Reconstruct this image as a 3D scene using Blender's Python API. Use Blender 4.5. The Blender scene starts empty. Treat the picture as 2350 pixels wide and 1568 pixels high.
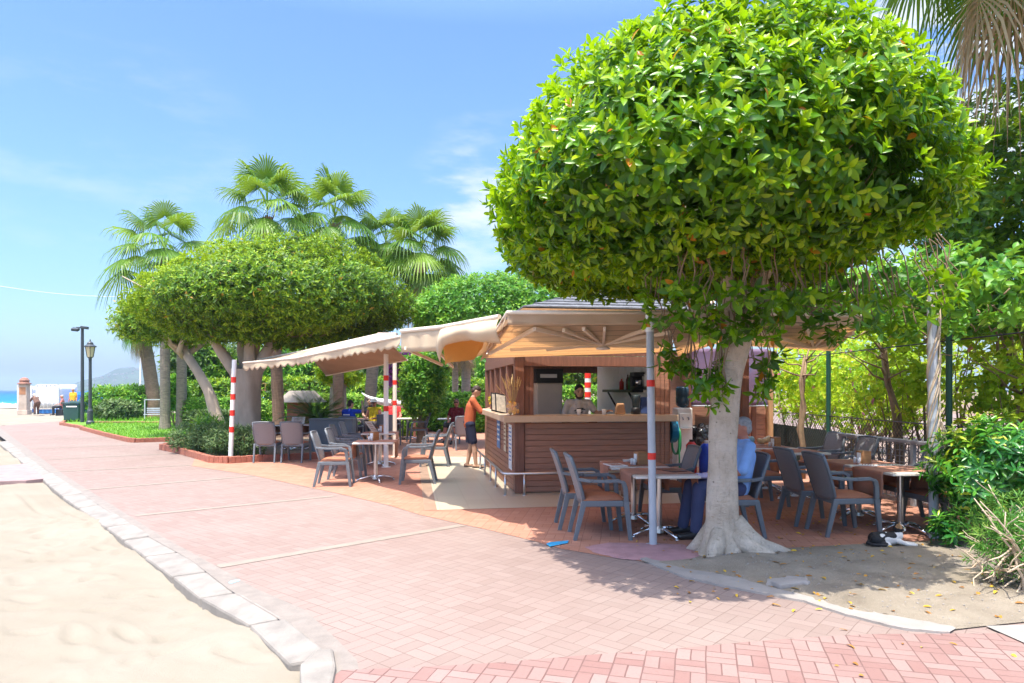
import bpy, bmesh, math, random
import numpy as np
from mathutils import Vector as V, Matrix, Euler
R = math.radians
random.seed(7); rng = np.random.default_rng(7)
scene = bpy.context.scene
COL = scene.collection

# ------------------------------------------------------------------ camera
CAM_H = 1.62
FPX = 1566.7            # focal length in pixels of a 2350 px wide picture
cam = bpy.data.objects.new('camera', bpy.data.cameras.new('camera'))
COL.objects.link(cam); scene.camera = cam
cam.location = (0, 0, CAM_H); cam.rotation_euler = (R(90), 0, 0)
cam.data.lens = 24; cam.data.sensor_width = 36; cam.data.shift_y = 0.0472
cam.data.clip_start = 0.05; cam.data.clip_end = 20000

# ------------------------------------------------------------------ light
SUN_DIR = V((-0.13, -0.29, 1.0)).normalized()
sun_el = math.asin(SUN_DIR.z)
sl = bpy.data.lights.new('sun', 'SUN'); sl.energy = 2.0; sl.angle = R(0.53); sl.color = (1.0, 0.945, 0.85)
sun = bpy.data.objects.new('sun', sl); COL.objects.link(sun)
sun.rotation_euler = SUN_DIR.to_track_quat('Z', 'Y').to_euler()
sun.location = (0, 0, 30)

world = bpy.data.worlds.new('World'); scene.world = world; world.use_nodes = True
wn = world.node_tree; wn.nodes.clear()
def wnode(t, **k):
    n = wn.nodes.new(t)
    for a, b in k.items(): setattr(n, a, b)
    return n
sky = wnode('ShaderNodeTexSky', sky_type='NISHITA', sun_disc=False)
sky.sun_elevation = sun_el
sky.sun_rotation = math.atan2(SUN_DIR.x, SUN_DIR.y)
sky.altitude = 0; sky.air_density = 1.0; sky.dust_density = 2.4; sky.ozone_density = 1.0
bg = wnode('ShaderNodeBackground'); bg.inputs['Strength'].default_value = 0.15
wo = wnode('ShaderNodeOutputWorld')
tc = wnode('ShaderNodeTexCoord')
# thin clouds: stretched noise in the sky, with three denser banks at fixed bearings
def wmath(op, a, b=None, clamp=False):
    n = wnode('ShaderNodeMath', operation=op); n.use_clamp = clamp
    for i, x in enumerate((a, b)):
        if x is None: continue
        if isinstance(x, (int, float)): n.inputs[i].default_value = x
        else: wn.links.new(x, n.inputs[i])
    return n.outputs[0]
def bank(dx, dz, r0, r1):
    d = V((dx, 1.0, dz)).normalized()
    n = wnode('ShaderNodeVectorMath', operation='DOT_PRODUCT'); wn.links.new(tc.outputs['Generated'], n.inputs[0]); n.inputs[1].default_value = d
    m = wnode('ShaderNodeMapRange', interpolation_type='SMOOTHSTEP'); wn.links.new(n.outputs['Value'], m.inputs['Value'])
    m.inputs['From Min'].default_value = math.cos(r1); m.inputs['From Max'].default_value = math.cos(r0)
    return m.outputs['Result']
mp = wnode('ShaderNodeMapping'); mp.inputs['Scale'].default_value = (3.0, 3.0, 11.0); wn.links.new(tc.outputs['Generated'], mp.inputs['Vector'])
nz = wnode('ShaderNodeTexNoise'); nz.inputs['Scale'].default_value = 1.6; nz.inputs['Detail'].default_value = 8; nz.inputs['Roughness'].default_value = 0.62
wn.links.new(mp.outputs['Vector'], nz.inputs['Vector'])
wisp = wnode('ShaderNodeMapRange', interpolation_type='SMOOTHSTEP'); wn.links.new(nz.outputs['Fac'], wisp.inputs['Value'])
wisp.inputs['From Min'].default_value = 0.46; wisp.inputs['From Max'].default_value = 0.70
b1 = bank(-0.58, 0.325, R(2), R(11)); b2 = bank(-0.07, 0.22, R(1), R(8)); b3 = bank(0.70, 0.46, R(3), R(11)); b4 = bank(0.62, 0.2, R(5), R(20)); b5 = bank(-0.03, 0.30, R(1), R(7))
msum = wmath('ADD', wmath('ADD', wmath('MULTIPLY', b1, 0.28), wmath('MULTIPLY', b2, 0.5)), wmath('ADD', wmath('MULTIPLY', b3, 3.2), wmath('MULTIPLY', b4, 1.5)))
msum = wmath('ADD', msum, wmath('MULTIPLY', b5, 0.5))
cl = wmath('MULTIPLY', wisp.outputs['Result'], msum, clamp=True)
cl = wmath('MULTIPLY', cl, 0.85)
hz = wnode('ShaderNodeSeparateXYZ'); wn.links.new(tc.outputs['Generated'], hz.inputs[0])
# dim and blue the visible low sky; the unseen zenith stays full for fill
lr = wnode('ShaderNodeValToRGB'); wn.links.new(hz.outputs['Z'], lr.inputs[0]); le = lr.color_ramp.elements; le.new(.15); le.new(.42)
for e_, (p_, c_) in zip(le, ((0, (.39, .46, .56)), (.13, (.32, .42, .55)), (.47, (.31, .415, .58)), (.66, (1, 1, 1)))): e_.position = p_; e_.color = (*c_, 1)
tn = wnode('ShaderNodeMix', data_type='RGBA', blend_type='MULTIPLY'); tn.inputs['Factor'].default_value = 1; wn.links.new(sky.outputs['Color'], tn.inputs['A']); wn.links.new(lr.outputs['Color'], tn.inputs['B'])
mx = wnode('ShaderNodeMix', data_type='RGBA'); wn.links.new(cl, mx.inputs['Factor'])
wn.links.new(tn.outputs['Result'], mx.inputs['A']); mx.inputs['B'].default_value = (1.8, 1.9, 2.0, 1)
wn.links.new(mx.outputs['Result'], bg.inputs['Color']); wn.links.new(bg.outputs[0], wo.inputs['Surface'])

vs = scene.view_settings
vs.view_transform = 'Standard'; vs.look = 'None'; vs.gamma = 1; vs.use_curve_mapping = False; vs.exposure = 2.02
scene.render.engine = 'CYCLES'
scene.cycles.max_bounces = 8; scene.cycles.diffuse_bounces = 4; scene.cycles.transmission_bounces = 6; scene.cycles.transparent_max_bounces = 12
scene.cycles.volume_bounces = 0
scene.cycles.use_denoising = True
scene.cycles.caustics_reflective = False; scene.cycles.caustics_refractive = False

# ------------------------------------------------------------------ helpers
def G(px, py, z=0.0):
    """point at height z whose sight line passes a pixel of the 2350 px wide picture"""
    y = FPX * (CAM_H - z) / (py - 895.0)
    return V(((px - 1175) / FPX * y, y, z))
def D(px, py, y):
    return V(((px - 1175) / FPX * y, y, CAM_H - (py - 895.0) / FPX * y))

def tag(o, label=None, cat=None, group=None, kind=None):
    if label: o['label'] = label
    if cat: o['category'] = cat
    if group: o['group'] = group
    if kind: o['kind'] = kind
    return o
def empty(name, loc=(0, 0, 0), rz=0, label=None, cat=None, group=None):
    o = bpy.data.objects.new(name, None); COL.objects.link(o)
    o.location = loc; o.rotation_euler = (0, 0, rz); o.empty_display_size = 0.2
    return tag(o, label, cat, group)
def dup(root, loc, rz, label=None, group=None, scale=None):
    c = root.copy(); COL.objects.link(c); c.location = loc; c.rotation_euler = (0, 0, rz)
    if scale: c.scale = scale
    if label: c['label'] = label
    if group: c['group'] = group
    def rec(a, b):
        for ch in a.children:
            d = ch.copy(); COL.objects.link(d); d.parent = b
            rec(ch, d)
    rec(root, c)
    return c

class MB:
    def __init__(s): s.v = []; s.f = []; s.m = []; s.mi = 0
    def add(s, vs, fs):
        o = len(s.v); s.v += [tuple(p) for p in vs]
        s.f += [tuple(i + o for i in f) for f in fs]; s.m += [s.mi] * len(fs)
        return s
    def box(s, c, size, rz=0, rot=None, taper=1.0):
        x, y, z = (a / 2 for a in size); c = V(c)
        M = rot if rot is not None else Matrix.Rotation(rz, 3, 'Z')
        vs = []
        for k, t in ((-1, 1.0), (1, taper)):
            for a, b in ((-1, -1), (1, -1), (1, 1), (-1, 1)): vs.append(c + M @ V((a * x * t, b * y * t, k * z)))
        return s.add(vs, [(3, 2, 1, 0), (4, 5, 6, 7), (0, 1, 5, 4), (1, 2, 6, 5), (2, 3, 7, 6), (3, 0, 4, 7)])
    def bar(s, a, b, w, h=None, up=(0, 0, 1), w2=None, h2=None):
        a, b = V(a), V(b); h = h or w; w2 = w2 or w; h2 = h2 or h
        d = (b - a).normalized(); u = V(up)
        if abs(d.dot(u)) > .98: u = V((1, 0, 0))
        sx = d.cross(u).normalized(); sy = sx.cross(d)
        vs = [a + sx * i * w / 2 + sy * j * h / 2 for i, j in ((-1, -1), (1, -1), (1, 1), (-1, 1))]
        vs += [b + sx * i * w2 / 2 + sy * j * h2 / 2 for i, j in ((-1, -1), (1, -1), (1, 1), (-1, 1))]
        return s.add(vs, [(3, 2, 1, 0), (4, 5, 6, 7), (0, 1, 5, 4), (1, 2, 6, 5), (2, 3, 7, 6), (3, 0, 4, 7)])
    def tube(s, pts, r, n=10, cap=True):
        pts = [V(p) for p in pts]
        rs = r if isinstance(r, (list, tuple)) else [r] * len(pts)
        vs = []; prev = None
        for i, p in enumerate(pts):
            d = (pts[min(i + 1, len(pts) - 1)] - pts[max(i - 1, 0)]).normalized()
            if prev is None:
                u = V((0, 0, 1)) if abs(d.z) < .9 else V((1, 0, 0)); sx = d.cross(u).normalized()
            else: sx = (prev - d * prev.dot(d)).normalized()
            prev = sx; sy = d.cross(sx)
            for k in range(n):
                a = 2 * math.pi * k / n; vs.append(p + (sx * math.cos(a) + sy * math.sin(a)) * rs[i])
        fs = []
        for i in range(len(pts) - 1):
            for k in range(n):
                k2 = (k + 1) % n; fs.append((i * n + k, i * n + k2, (i + 1) * n + k2, (i + 1) * n + k))
        if cap:
            fs.append(tuple(range(n - 1, -1, -1))); fs.append(tuple((len(pts) - 1) * n + k for k in range(n)))
        return s.add(vs, fs)
    def lathe(s, prof, c=(0, 0, 0), n=20):
        c = V(c); vs = []
        for r, z in prof:
            for k in range(n):
                a = 2 * math.pi * k / n; vs.append(c + V((r * math.cos(a), r * math.sin(a), z)))
        fs = []
        for i in range(len(prof) - 1):
            for k in range(n):
                k2 = (k + 1) % n; fs.append((i * n + k, i * n + k2, (i + 1) * n + k2, (i + 1) * n + k))
        fs.append(tuple(range(n - 1, -1, -1))); fs.append(tuple((len(prof) - 1) * n + k for k in range(n)))
        return s.add(vs, fs)
    def ell(s, c, r, rot=None, n=14, m=9):
        c = V(c); rot = rot if rot is not None else Matrix.Identity(3); vs = [c + rot @ V((0, 0, -r[2]))]
        for i in range(1, m):
            t = -math.pi / 2 + math.pi * i / m
            for k in range(n):
                a = 2 * math.pi * k / n
                vs.append(c + rot @ V((r[0] * math.cos(t) * math.cos(a), r[1] * math.cos(t) * math.sin(a), r[2] * math.sin(t))))
        vs.append(c + rot @ V((0, 0, r[2]))); L = len(vs) - 1
        fs = [(0, 1 + (k + 1) % n, 1 + k) for k in range(n)]
        for i in range(m - 2):
            for k in range(n):
                a = 1 + i * n + k; b = 1 + i * n + (k + 1) % n; fs.append((a, b, b + n, a + n))
        fs += [(L, 1 + (m - 2) * n + k, 1 + (m - 2) * n + (k + 1) % n) for k in range(n)]
        return s.add(vs, fs)
    def cap(s, a, b, ra, rb, n=12):
        """tapered capsule"""
        a, b = V(a), V(b); d = b - a; L = d.length
        if L < 1e-6: return s.ell(a, (ra, ra, ra))
        d /= L; u = V((0, 0, 1)) if abs(d.z) < .9 else V((1, 0, 0)); sx = d.cross(u).normalized(); sy = d.cross(sx)
        rings = []
        for t in (-80, -50, -25, 0): rings.append((a + d * ra * math.sin(R(t)), ra * math.cos(R(t))))
        for t in (.33, .66): rings.append((a + d * L * t, ra + (rb - ra) * t))
        for t in (0, 25, 50, 80): rings.append((b + d * rb * math.sin(R(t)), rb * math.cos(R(t))))
        vs = [p + (sx * math.cos(2 * math.pi * k / n) + sy * math.sin(2 * math.pi * k / n)) * r for p, r in rings for k in range(n)]
        fs = [(i * n + k, i * n + (k + 1) % n, (i + 1) * n + (k + 1) % n, (i + 1) * n + k) for i in range(len(rings) - 1) for k in range(n)]
        fs.append(tuple(range(n - 1, -1, -1))); fs.append(tuple((len(rings) - 1) * n + k for k in range(n)))
        return s.add(vs, fs)
    def prism(s, poly, z0, z1):
        n = len(poly); vs = [(p[0], p[1], z0) for p in poly] + [(p[0], p[1], z1) for p in poly]
        fs = [tuple(range(n - 1, -1, -1)), tuple(range(n, 2 * n))] + [(i, (i + 1) % n, n + (i + 1) % n, n + i) for i in range(n)]
        return s.add(vs, fs)
    def slab(s, a, b, c, d, t):
        """thick sheet from four corners, t along its normal"""
        a, b, c, d = map(V, (a, b, c, d)); n = (c - a).cross(d - b).normalized() * t
        return s.add([a, b, c, d, a + n, b + n, c + n, d + n], [(3, 2, 1, 0), (4, 5, 6, 7), (0, 1, 5, 4), (1, 2, 6, 5), (2, 3, 7, 6), (3, 0, 4, 7)])
    def grid(s, fn, nu, nv):
        vs = [fn(i / nu, j / nv) for j in range(nv + 1) for i in range(nu + 1)]; w = nu + 1
        return s.add(vs, [(j * w + i, j * w + i + 1, (j + 1) * w + i + 1, (j + 1) * w + i) for j in range(nv) for i in range(nu)])
    def build(s, name, mats, parent=None, smooth=False, bevel=0, solid=0, sub=0):
        me = bpy.data.meshes.new(name); me.from_pydata(s.v, [], s.f)
        mats = mats if isinstance(mats, (list, tuple)) else [mats]
        for m in mats: me.materials.append(m)
        if len(mats) > 1: me.polygons.foreach_set('material_index', s.m)
        if smooth: me.polygons.foreach_set('use_smooth', [True] * len(me.polygons))
        me.update()
        o = bpy.data.objects.new(name, me); COL.objects.link(o)
        if parent: o.parent = parent
        if solid:
            md = o.modifiers.new('thickness', 'SOLIDIFY'); md.thickness = solid; md.offset = 0
        if bevel:
            md = o.modifiers.new('bevel', 'BEVEL'); md.width = bevel; md.segments = 2; md.limit_method = 'ANGLE'; md.angle_limit = R(40)
        if sub:
            md = o.modifiers.new('subsurf', 'SUBSURF'); md.levels = sub; md.render_levels = sub
        return o

def blob(name, mb, mats, parent, voxel, smooth=4, fn=None, extra=None):
    """fuse the overlapping pieces in mb into one continuous surface"""
    o = mb.build(name, mats[0], parent)
    md = o.modifiers.new('fuse', 'REMESH'); md.mode = 'VOXEL'; md.voxel_size = voxel; md.use_smooth_shade = True
    md = o.modifiers.new('relax', 'SMOOTH'); md.iterations = smooth; md.factor = .5
    dg = bpy.context.evaluated_depsgraph_get(); dg.update()
    me = bpy.data.meshes.new_from_object(o.evaluated_get(dg)); o.modifiers.clear(); o.data = me
    me.materials.clear()
    for m in mats: me.materials.append(m)
    if fn: me.polygons.foreach_set('material_index', [fn(p.center) for p in me.polygons])
    if extra:
        bm = bmesh.new(); bm.from_mesh(me)
        t = bpy.data.meshes.new('tmp'); t.from_pydata(extra.v, [], extra.f); t.polygons.foreach_set('material_index', extra.m)
        t.polygons.foreach_set('use_smooth', [True] * len(t.polygons)); bm.from_mesh(t); bm.to_mesh(me); bm.free(); bpy.data.meshes.remove(t)
    return o

# ------------------------------------------------------------------ materials
def nodes(name):
    m = bpy.data.materials.new(name); m.use_nodes = True; nt = m.node_tree
    return m, nt, nt.nodes['Principled BSDF'], nt.nodes['Material Output']
def L(nt, a, b): nt.links.new(a, b)
def mk(nt, t, **k):
    n = nt.nodes.new(t)
    for a, b in k.items(): setattr(n, a, b)
    return n
def mth(nt, op, a, b=None, c=None, clamp=False):
    n = mk(nt, 'ShaderNodeMath', operation=op); n.use_clamp = clamp
    for i, x in enumerate((a, b, c)):
        if x is None: continue
        if isinstance(x, (int, float)): n.inputs[i].default_value = x
        else: L(nt, x, n.inputs[i])
    return n.outputs[0]
def noise(nt, vec, scale, detail=5, rough=.6):
    n = mk(nt, 'ShaderNodeTexNoise'); n.inputs['Scale'].default_value = scale; n.inputs['Detail'].default_value = detail; n.inputs['Roughness'].default_value = rough
    if vec is not None: L(nt, vec, n.inputs['Vector'])
    return n.outputs['Fac']
def ramp(nt, fac, stops):
    r = mk(nt, 'ShaderNodeValToRGB'); L(nt, fac, r.inputs[0]); e = r.color_ramp.elements
    while len(e) < len(stops): e.new(.5)
    for i, (p, c) in enumerate(stops):
        e[i].position = p; e[i].color = (*c, 1) if len(c) == 3 else c
    return r.outputs['Color']
def mixc(nt, fac, a, b, blend='MIX'):
    n = mk(nt, 'ShaderNodeMix', data_type='RGBA', blend_type=blend)
    for key, x in (('Factor', fac), ('A', a), ('B', b)):
        if isinstance(x, (int, float)): n.inputs[key].default_value = x
        elif isinstance(x, tuple): n.inputs[key].default_value = (*x, 1)
        else: L(nt, x, n.inputs[key])
    return n.outputs['Result']
def bumpn(nt, pb, h, strength, dist=.01):
    b = mk(nt, 'ShaderNodeBump'); b.inputs['Strength'].default_value = strength; b.inputs['Distance'].default_value = dist
    L(nt, h, b.inputs['Height']); L(nt, b.outputs['Normal'], pb.inputs['Normal'])
def coords(nt, rz=0, scale=(1, 1, 1), kind='Object'):
    t = mk(nt, 'ShaderNodeTexCoord'); m = mk(nt, 'ShaderNodeMapping'); L(nt, t.outputs[kind], m.inputs['Vector'])
    m.inputs['Rotation'].default_value = (0, 0, rz); m.inputs['Scale'].default_value = scale
    return m.outputs['Vector']
def dark(c, k): return tuple(a * k for a in c)

def mat(name, col, rough=.6, var=.18, scale=6, bump=0, bscale=40, metal=0, spec=.4, stretch=(1, 1, 1), transl=0, transc=None, coat=0):
    m, nt, pb, out = nodes(name); v = coords(nt, 0, stretch)
    n = noise(nt, v, scale)
    L(nt, ramp(nt, n, [(.25, dark(col, 1 - var)), (.75, tuple(min(1, a * (1 + var)) for a in col))]), pb.inputs['Base Color'])
    pb.inputs['Roughness'].default_value = rough; pb.inputs['Metallic'].default_value = metal; pb.inputs['Specular IOR Level'].default_value = spec
    pb.inputs['Coat Weight'].default_value = coat
    if bump: bumpn(nt, pb, noise(nt, v, bscale, 4), bump)
    if transl:
        t = mk(nt, 'ShaderNodeBsdfTranslucent'); t.inputs['Color'].default_value = (*(transc or col), 1)
        x = mk(nt, 'ShaderNodeMixShader'); x.inputs[0].default_value = transl
        L(nt, pb.outputs[0], x.inputs[1]); L(nt, t.outputs[0], x.inputs[2]); L(nt, x.outputs[0], out.inputs['Surface'])
    return m

def leafmat(name, stops, rough=.38, spec=.5, transl=.3, transc=(.35, .5, .04)):
    """leaf colour follows a per-leaf age value stored on the faces"""
    m, nt, pb, out = nodes(name)
    a = mk(nt, 'ShaderNodeAttribute', attribute_name='tint')
    c = ramp(nt, a.outputs['Fac'], stops)
    L(nt, c, pb.inputs['Base Color']); pb.inputs['Roughness'].default_value = rough; pb.inputs['Specular IOR Level'].default_value = spec
    t = mk(nt, 'ShaderNodeBsdfTranslucent'); L(nt, mixc(nt, .55, c, transc), t.inputs['Color'])
    x = mk(nt, 'ShaderNodeMixShader'); x.inputs[0].default_value = transl
    L(nt, pb.outputs[0], x.inputs[1]); L(nt, t.outputs[0], x.inputs[2]); L(nt, x.outputs[0], out.inputs['Surface'])
    return m

def weave_paving(name, rz, c1, c2, mortar, bump=.5, size=.1, stain=(.5, .5, .5), stain_amt=.25, joint=.0035):
    """pairs of brick pavers laid in alternating directions"""
    m, nt, pb, out = nodes(name)
    v = coords(nt, rz); sp = mk(nt, 'ShaderNodeSeparateXYZ'); 
    wob = mk(nt, 'ShaderNodeTexNoise'); wob.inputs['Scale'].default_value = 2.2; L(nt, v, wob.inputs['Vector'])
    w2 = mk(nt, 'ShaderNodeVectorMath', operation='SCALE'); L(nt, wob.outputs['Color'], w2.inputs[0]); w2.inputs['Scale'].default_value = .018
    ad = mk(nt, 'ShaderNodeVectorMath', operation='ADD'); L(nt, v, ad.inputs[0]); L(nt, w2.outputs[0], ad.inputs[1])
    L(nt, ad.outputs[0], sp.inputs[0]); x, y = sp.outputs[0], sp.outputs[1]
    s = size; pp = lambda q, per: mth(nt, 'PINGPONG', q, per)
    fl = lambda q, per: mth(nt, 'FLOOR', mth(nt, 'DIVIDE', q, per))
    chk = mth(nt, 'FLOORED_MODULO', mth(nt, 'ADD', fl(x, 2 * s), fl(y, 2 * s)), 2)
    dh = mth(nt, 'MINIMUM', pp(x, s), pp(y, s / 2)); dv = mth(nt, 'MINIMUM', pp(x, s / 2), pp(y, s))
    def sel(a, b):
        n = mk(nt, 'ShaderNodeMix', data_type='FLOAT'); L(nt, chk, n.inputs['Factor']); L(nt, a, n.inputs['A']); L(nt, b, n.inputs['B']); return n.outputs['Result']
    d = sel(dh, dv); ix = sel(fl(x, 2 * s), fl(x, s)); iy = sel(fl(y, s), fl(y, 2 * s))
    cb = mk(nt, 'ShaderNodeCombineXYZ'); L(nt, ix, cb.inputs[0]); L(nt, iy, cb.inputs[1]); L(nt, chk, cb.inputs[2])
    wn_ = mk(nt, 'ShaderNodeTexWhiteNoise', noise_dimensions='3D'); L(nt, cb.outputs[0], wn_.inputs['Vector'])
    base = mixc(nt, wn_.outputs['Value'], c1, c2)
    ns = noise(nt, v, .55, 8, .65); base = mixc(nt, mth(nt, 'MULTIPLY', ramp_f(nt, ns, .42, .68), stain_amt), base, stain)
    nf = noise(nt, v, 60, 3); base = mixc(nt, mth(nt, 'MULTIPLY', ramp_f(nt, nf, .5, .75), .22), base, dark(c1, .62))
    nj = noise(nt, v, 3.0, 4)
    jm = mth(nt, 'LESS_THAN', d, mth(nt, 'MULTIPLY', nj, joint * 2))
    L(nt, mixc(nt, jm, base, mortar), pb.inputs['Base Color']); pb.inputs['Roughness'].default_value = .85; pb.inputs['Specular IOR Level'].default_value = .25
    h = mth(nt, 'ADD', mth(nt, 'MULTIPLY', mth(nt, 'MINIMUM', d, .008), 90), mth(nt, 'MULTIPLY', wn_.outputs['Value'], .35))
    h = mth(nt, 'ADD', h, mth(nt, 'MULTIPLY', nf, .25))
    bumpn(nt, pb, h, bump, .006)
    return m
def ramp_f(nt, f, a, b):
    n = mk(nt, 'ShaderNodeMapRange', interpolation_type='SMOOTHSTEP'); L(nt, f, n.inputs['Value']); n.inputs['From Min'].default_value = a; n.inputs['From Max'].default_value = b
    return n.outputs['Result']

# ------------------------------------------------------------------ foliage
def nrm(a): return a / np.maximum(np.linalg.norm(a, axis=1, keepdims=True), 1e-9)
PROF_HI = ([0, .12, .38, .68, .88, 1.0], [.06, .5, .98, .92, .5, .04])
PROF_LO = ([0, .45, 1.0], [.08, 1.0, .05])
def leaves_geo(P, A, N, Ln, W, tint, hi=True, fold=.22, curl=.18):
    """P base points, A leaf axes, N leaf up normals -> verts, quads, face tints"""
    A = nrm(A); S = nrm(np.cross(A, N)); N = np.cross(S, A)
    ts, ws = PROF_HI if hi else PROF_LO; n = len(P); rows = len(ts)
    out = np.empty((n, rows, 3, 3), np.float32)
    for i, (t, w) in enumerate(zip(ts, ws)):
        mid = P + A * (Ln * t)[:, None] - N * (Ln * curl * t * t)[:, None]
        hw = (W * .5 * w)[:, None]
        out[:, i, 1] = mid
        out[:, i, 0] = mid - S * hw + N * hw * fold * 2
        out[:, i, 2] = mid + S * hw + N * hw * fold * 2
    base = (np.arange(n) * rows * 3)[:, None]; q = []
    for i in range(rows - 1):
        for j in (0, 1): q.append([i * 3 + j, i * 3 + j + 1, (i + 1) * 3 + j + 1, (i + 1) * 3 + j])
    q = np.array(q); F = (base[:, :, None] + q[None]).reshape(-1, 4)
    return out.reshape(-1, 3), F, np.repeat(tint, len(q))
def np_mesh(name, parts, mats, parent=None, smooth=True):
    Vs = []; Fs = []; Ts = []; Ms = []; off = 0
    for k, (v, f, t, mi) in enumerate(parts):
        Vs.append(v); Fs.append(f + off); Ts.append(t); Ms.append(np.full(len(f), mi, np.int32)); off += len(v)
    v = np.concatenate(Vs).astype(np.float32); f = np.concatenate(Fs).astype(np.int32); t = np.concatenate(Ts).astype(np.float32)
    me = bpy.data.meshes.new(name); me.vertices.add(len(v)); me.vertices.foreach_set('co', v.ravel())
    me.loops.add(f.size); me.loops.foreach_set('vertex_index', f.ravel()); me.polygons.add(len(f))
    me.polygons.foreach_set('loop_start', np.arange(0, f.size, 4, dtype=np.int32))
    for m in mats: me.materials.append(m)
    me.polygons.foreach_set('material_index', np.concatenate(Ms)); me.polygons.foreach_set('use_smooth', np.full(len(f), smooth))
    a = me.attributes.new('tint', 'FLOAT', 'FACE'); a.data.foreach_set('value', t)
    me.update(calc_edges=True)
    o = bpy.data.objects.new(name, me); COL.objects.link(o)
    if parent: o.parent = parent
    return o
_K = rng.normal(size=(9, 3)); _K /= np.linalg.norm(_K, axis=1, keepdims=True); _PH = rng.uniform(0, 6.28, 9)
def lump(p, freq):
    s = np.zeros(len(p))
    for i in range(9): s += np.sin(p @ (_K[i] * freq * (.7 + .15 * i)) + _PH[i])
    return s / 4.0
def sup_points(n, c, rad, up, down, p=2.6, lo=.86, hi=1.0, bump=.07, freq=3.0, zmin=None, pz=None):
    """points near the skin of a lumpy rounded block; returns points and outward directions"""
    a, b = rad; g = rng.normal(size=(n, 3)); d = nrm(g * np.array([a, b, (up + down) / 2]))
    cz = np.where(d[:, 2] > 0, up, down); p = np.where(d[:, 2] > 0, p, pz or p)
    r = (np.abs(d[:, 0] / a) ** p + np.abs(d[:, 1] / b) ** p + np.abs(d[:, 2] / cz) ** p) ** (-1 / p)
    q = d * r[:, None]
    k = rng.uniform(lo, hi, n) * (1 + bump * lump(q, freq))
    nn = nrm(np.stack([np.sign(d[:, 0]) * np.abs(q[:, 0] / a) ** (p - 1) / a, np.sign(d[:, 1]) * np.abs(q[:, 1] / b) ** (p - 1) / b, np.sign(d[:, 2]) * np.abs(q[:, 2] / cz) ** (p - 1) / cz], 1))
    return q * k[:, None] + np.array(c), nn
def rosettes(P, N, k, length, width, up=.5, open_=(35, 85), tint=(.1, .7), tfn=None, hi=True, jit=.25, curl=.18, fold=.22, young=.0):
    n = len(P); ax = nrm(N + np.array([0, 0, up]) + rng.normal(size=(n, 3)) * .25)
    t1 = nrm(np.cross(ax, rng.normal(size=(n, 3)))); t2 = np.cross(ax, t1)
    idx = np.repeat(np.arange(n), k); j = np.tile(np.arange(k), n)
    ang = j * 2.39996 + rng.uniform(0, 6.28, n)[idx] + rng.normal(size=n * k) * .2
    frac = j / max(k - 1, 1)
    el = np.radians(open_[0] + (open_[1] - open_[0]) * frac + rng.normal(size=n * k) * 9)
    rad = t1[idx] * np.cos(ang)[:, None] + t2[idx] * np.sin(ang)[:, None]
    A = nrm(ax[idx] * np.cos(el)[:, None] + rad * np.sin(el)[:, None] + rng.normal(size=(n * k, 3)) * jit * .4)
    Nn = ax[idx] * np.sin(el)[:, None] - rad * np.cos(el)[:, None] + rng.normal(size=(n * k, 3)) * jit
    sc = rng.uniform(.55, 1.25, n * k) * (.75 + .3 * np.minimum(1, frac * 2))
    Ln = length * sc; W = width * sc
    base = P[idx] - ax[idx] * (frac * length * .55)[:, None]
    rt = rng.uniform(tint[0], tint[1], n)[idx] + rng.normal(size=n * k) * .07 + young * np.maximum(0, .45 - frac) * 2
    if tfn is not None: rt = rt + tfn(P)[idx]
    rt = np.clip(rt, 0.01, .94)
    dead = rng.random(n * k) < .007; rt[dead] = .99
    return leaves_geo(base, A, Nn, Ln, W, rt, hi, fold, curl)

# ------------------------------------------------------------------ material set
M = {}
M['path'] = weave_paving('promenade_brick', R(40), (.222, .162, .140), (.254, .190, .166), (.16, .112, .095), bump=.3, size=.1, joint=.0027, stain=(.27, .222, .196), stain_amt=.45)
M['strip'] = weave_paving('apron_brick', R(16), (.225, .130, .115), (.272, .185, .165), (.15, .088, .078), bump=.6, size=.088, stain=(.32, .25, .225), stain_amt=.4, joint=.004)
M['patio'] = weave_paving('patio_brick', R(9), (.37, .175, .115), (.42, .215, .15), (.27, .13, .09), bump=.35, size=.1, stain=(.36, .185, .13), stain_amt=.35)
M['concrete'] = mat('pale_concrete', (.29, .265, .24), .9, .14, 5, .35, 60)
M['kerbstone'] = mat('white_kerb_stone', (.228, .208, .184), .85, .28, 4, .4, 45)
M['gutter'] = mat('grey_gutter_concrete', (.215, .188, .165), .9, .16, 7, .4, 50)
M['band'] = mat('beige_paver_band', (.25, .208, .172), .9, .12, 6, .3, 50)
M['pinkcement'] = mat('pink_cement', (.36, .205, .215), .85, .22, 5, .6, 25)
M['bluepaint'] = mat('blue_paint', (.03, .33, .62), .6, .2, 30)
M['curbbrick'] = mat('red_brick', (.33, .125, .08), .85, .25, 9, .3, 60)

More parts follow.
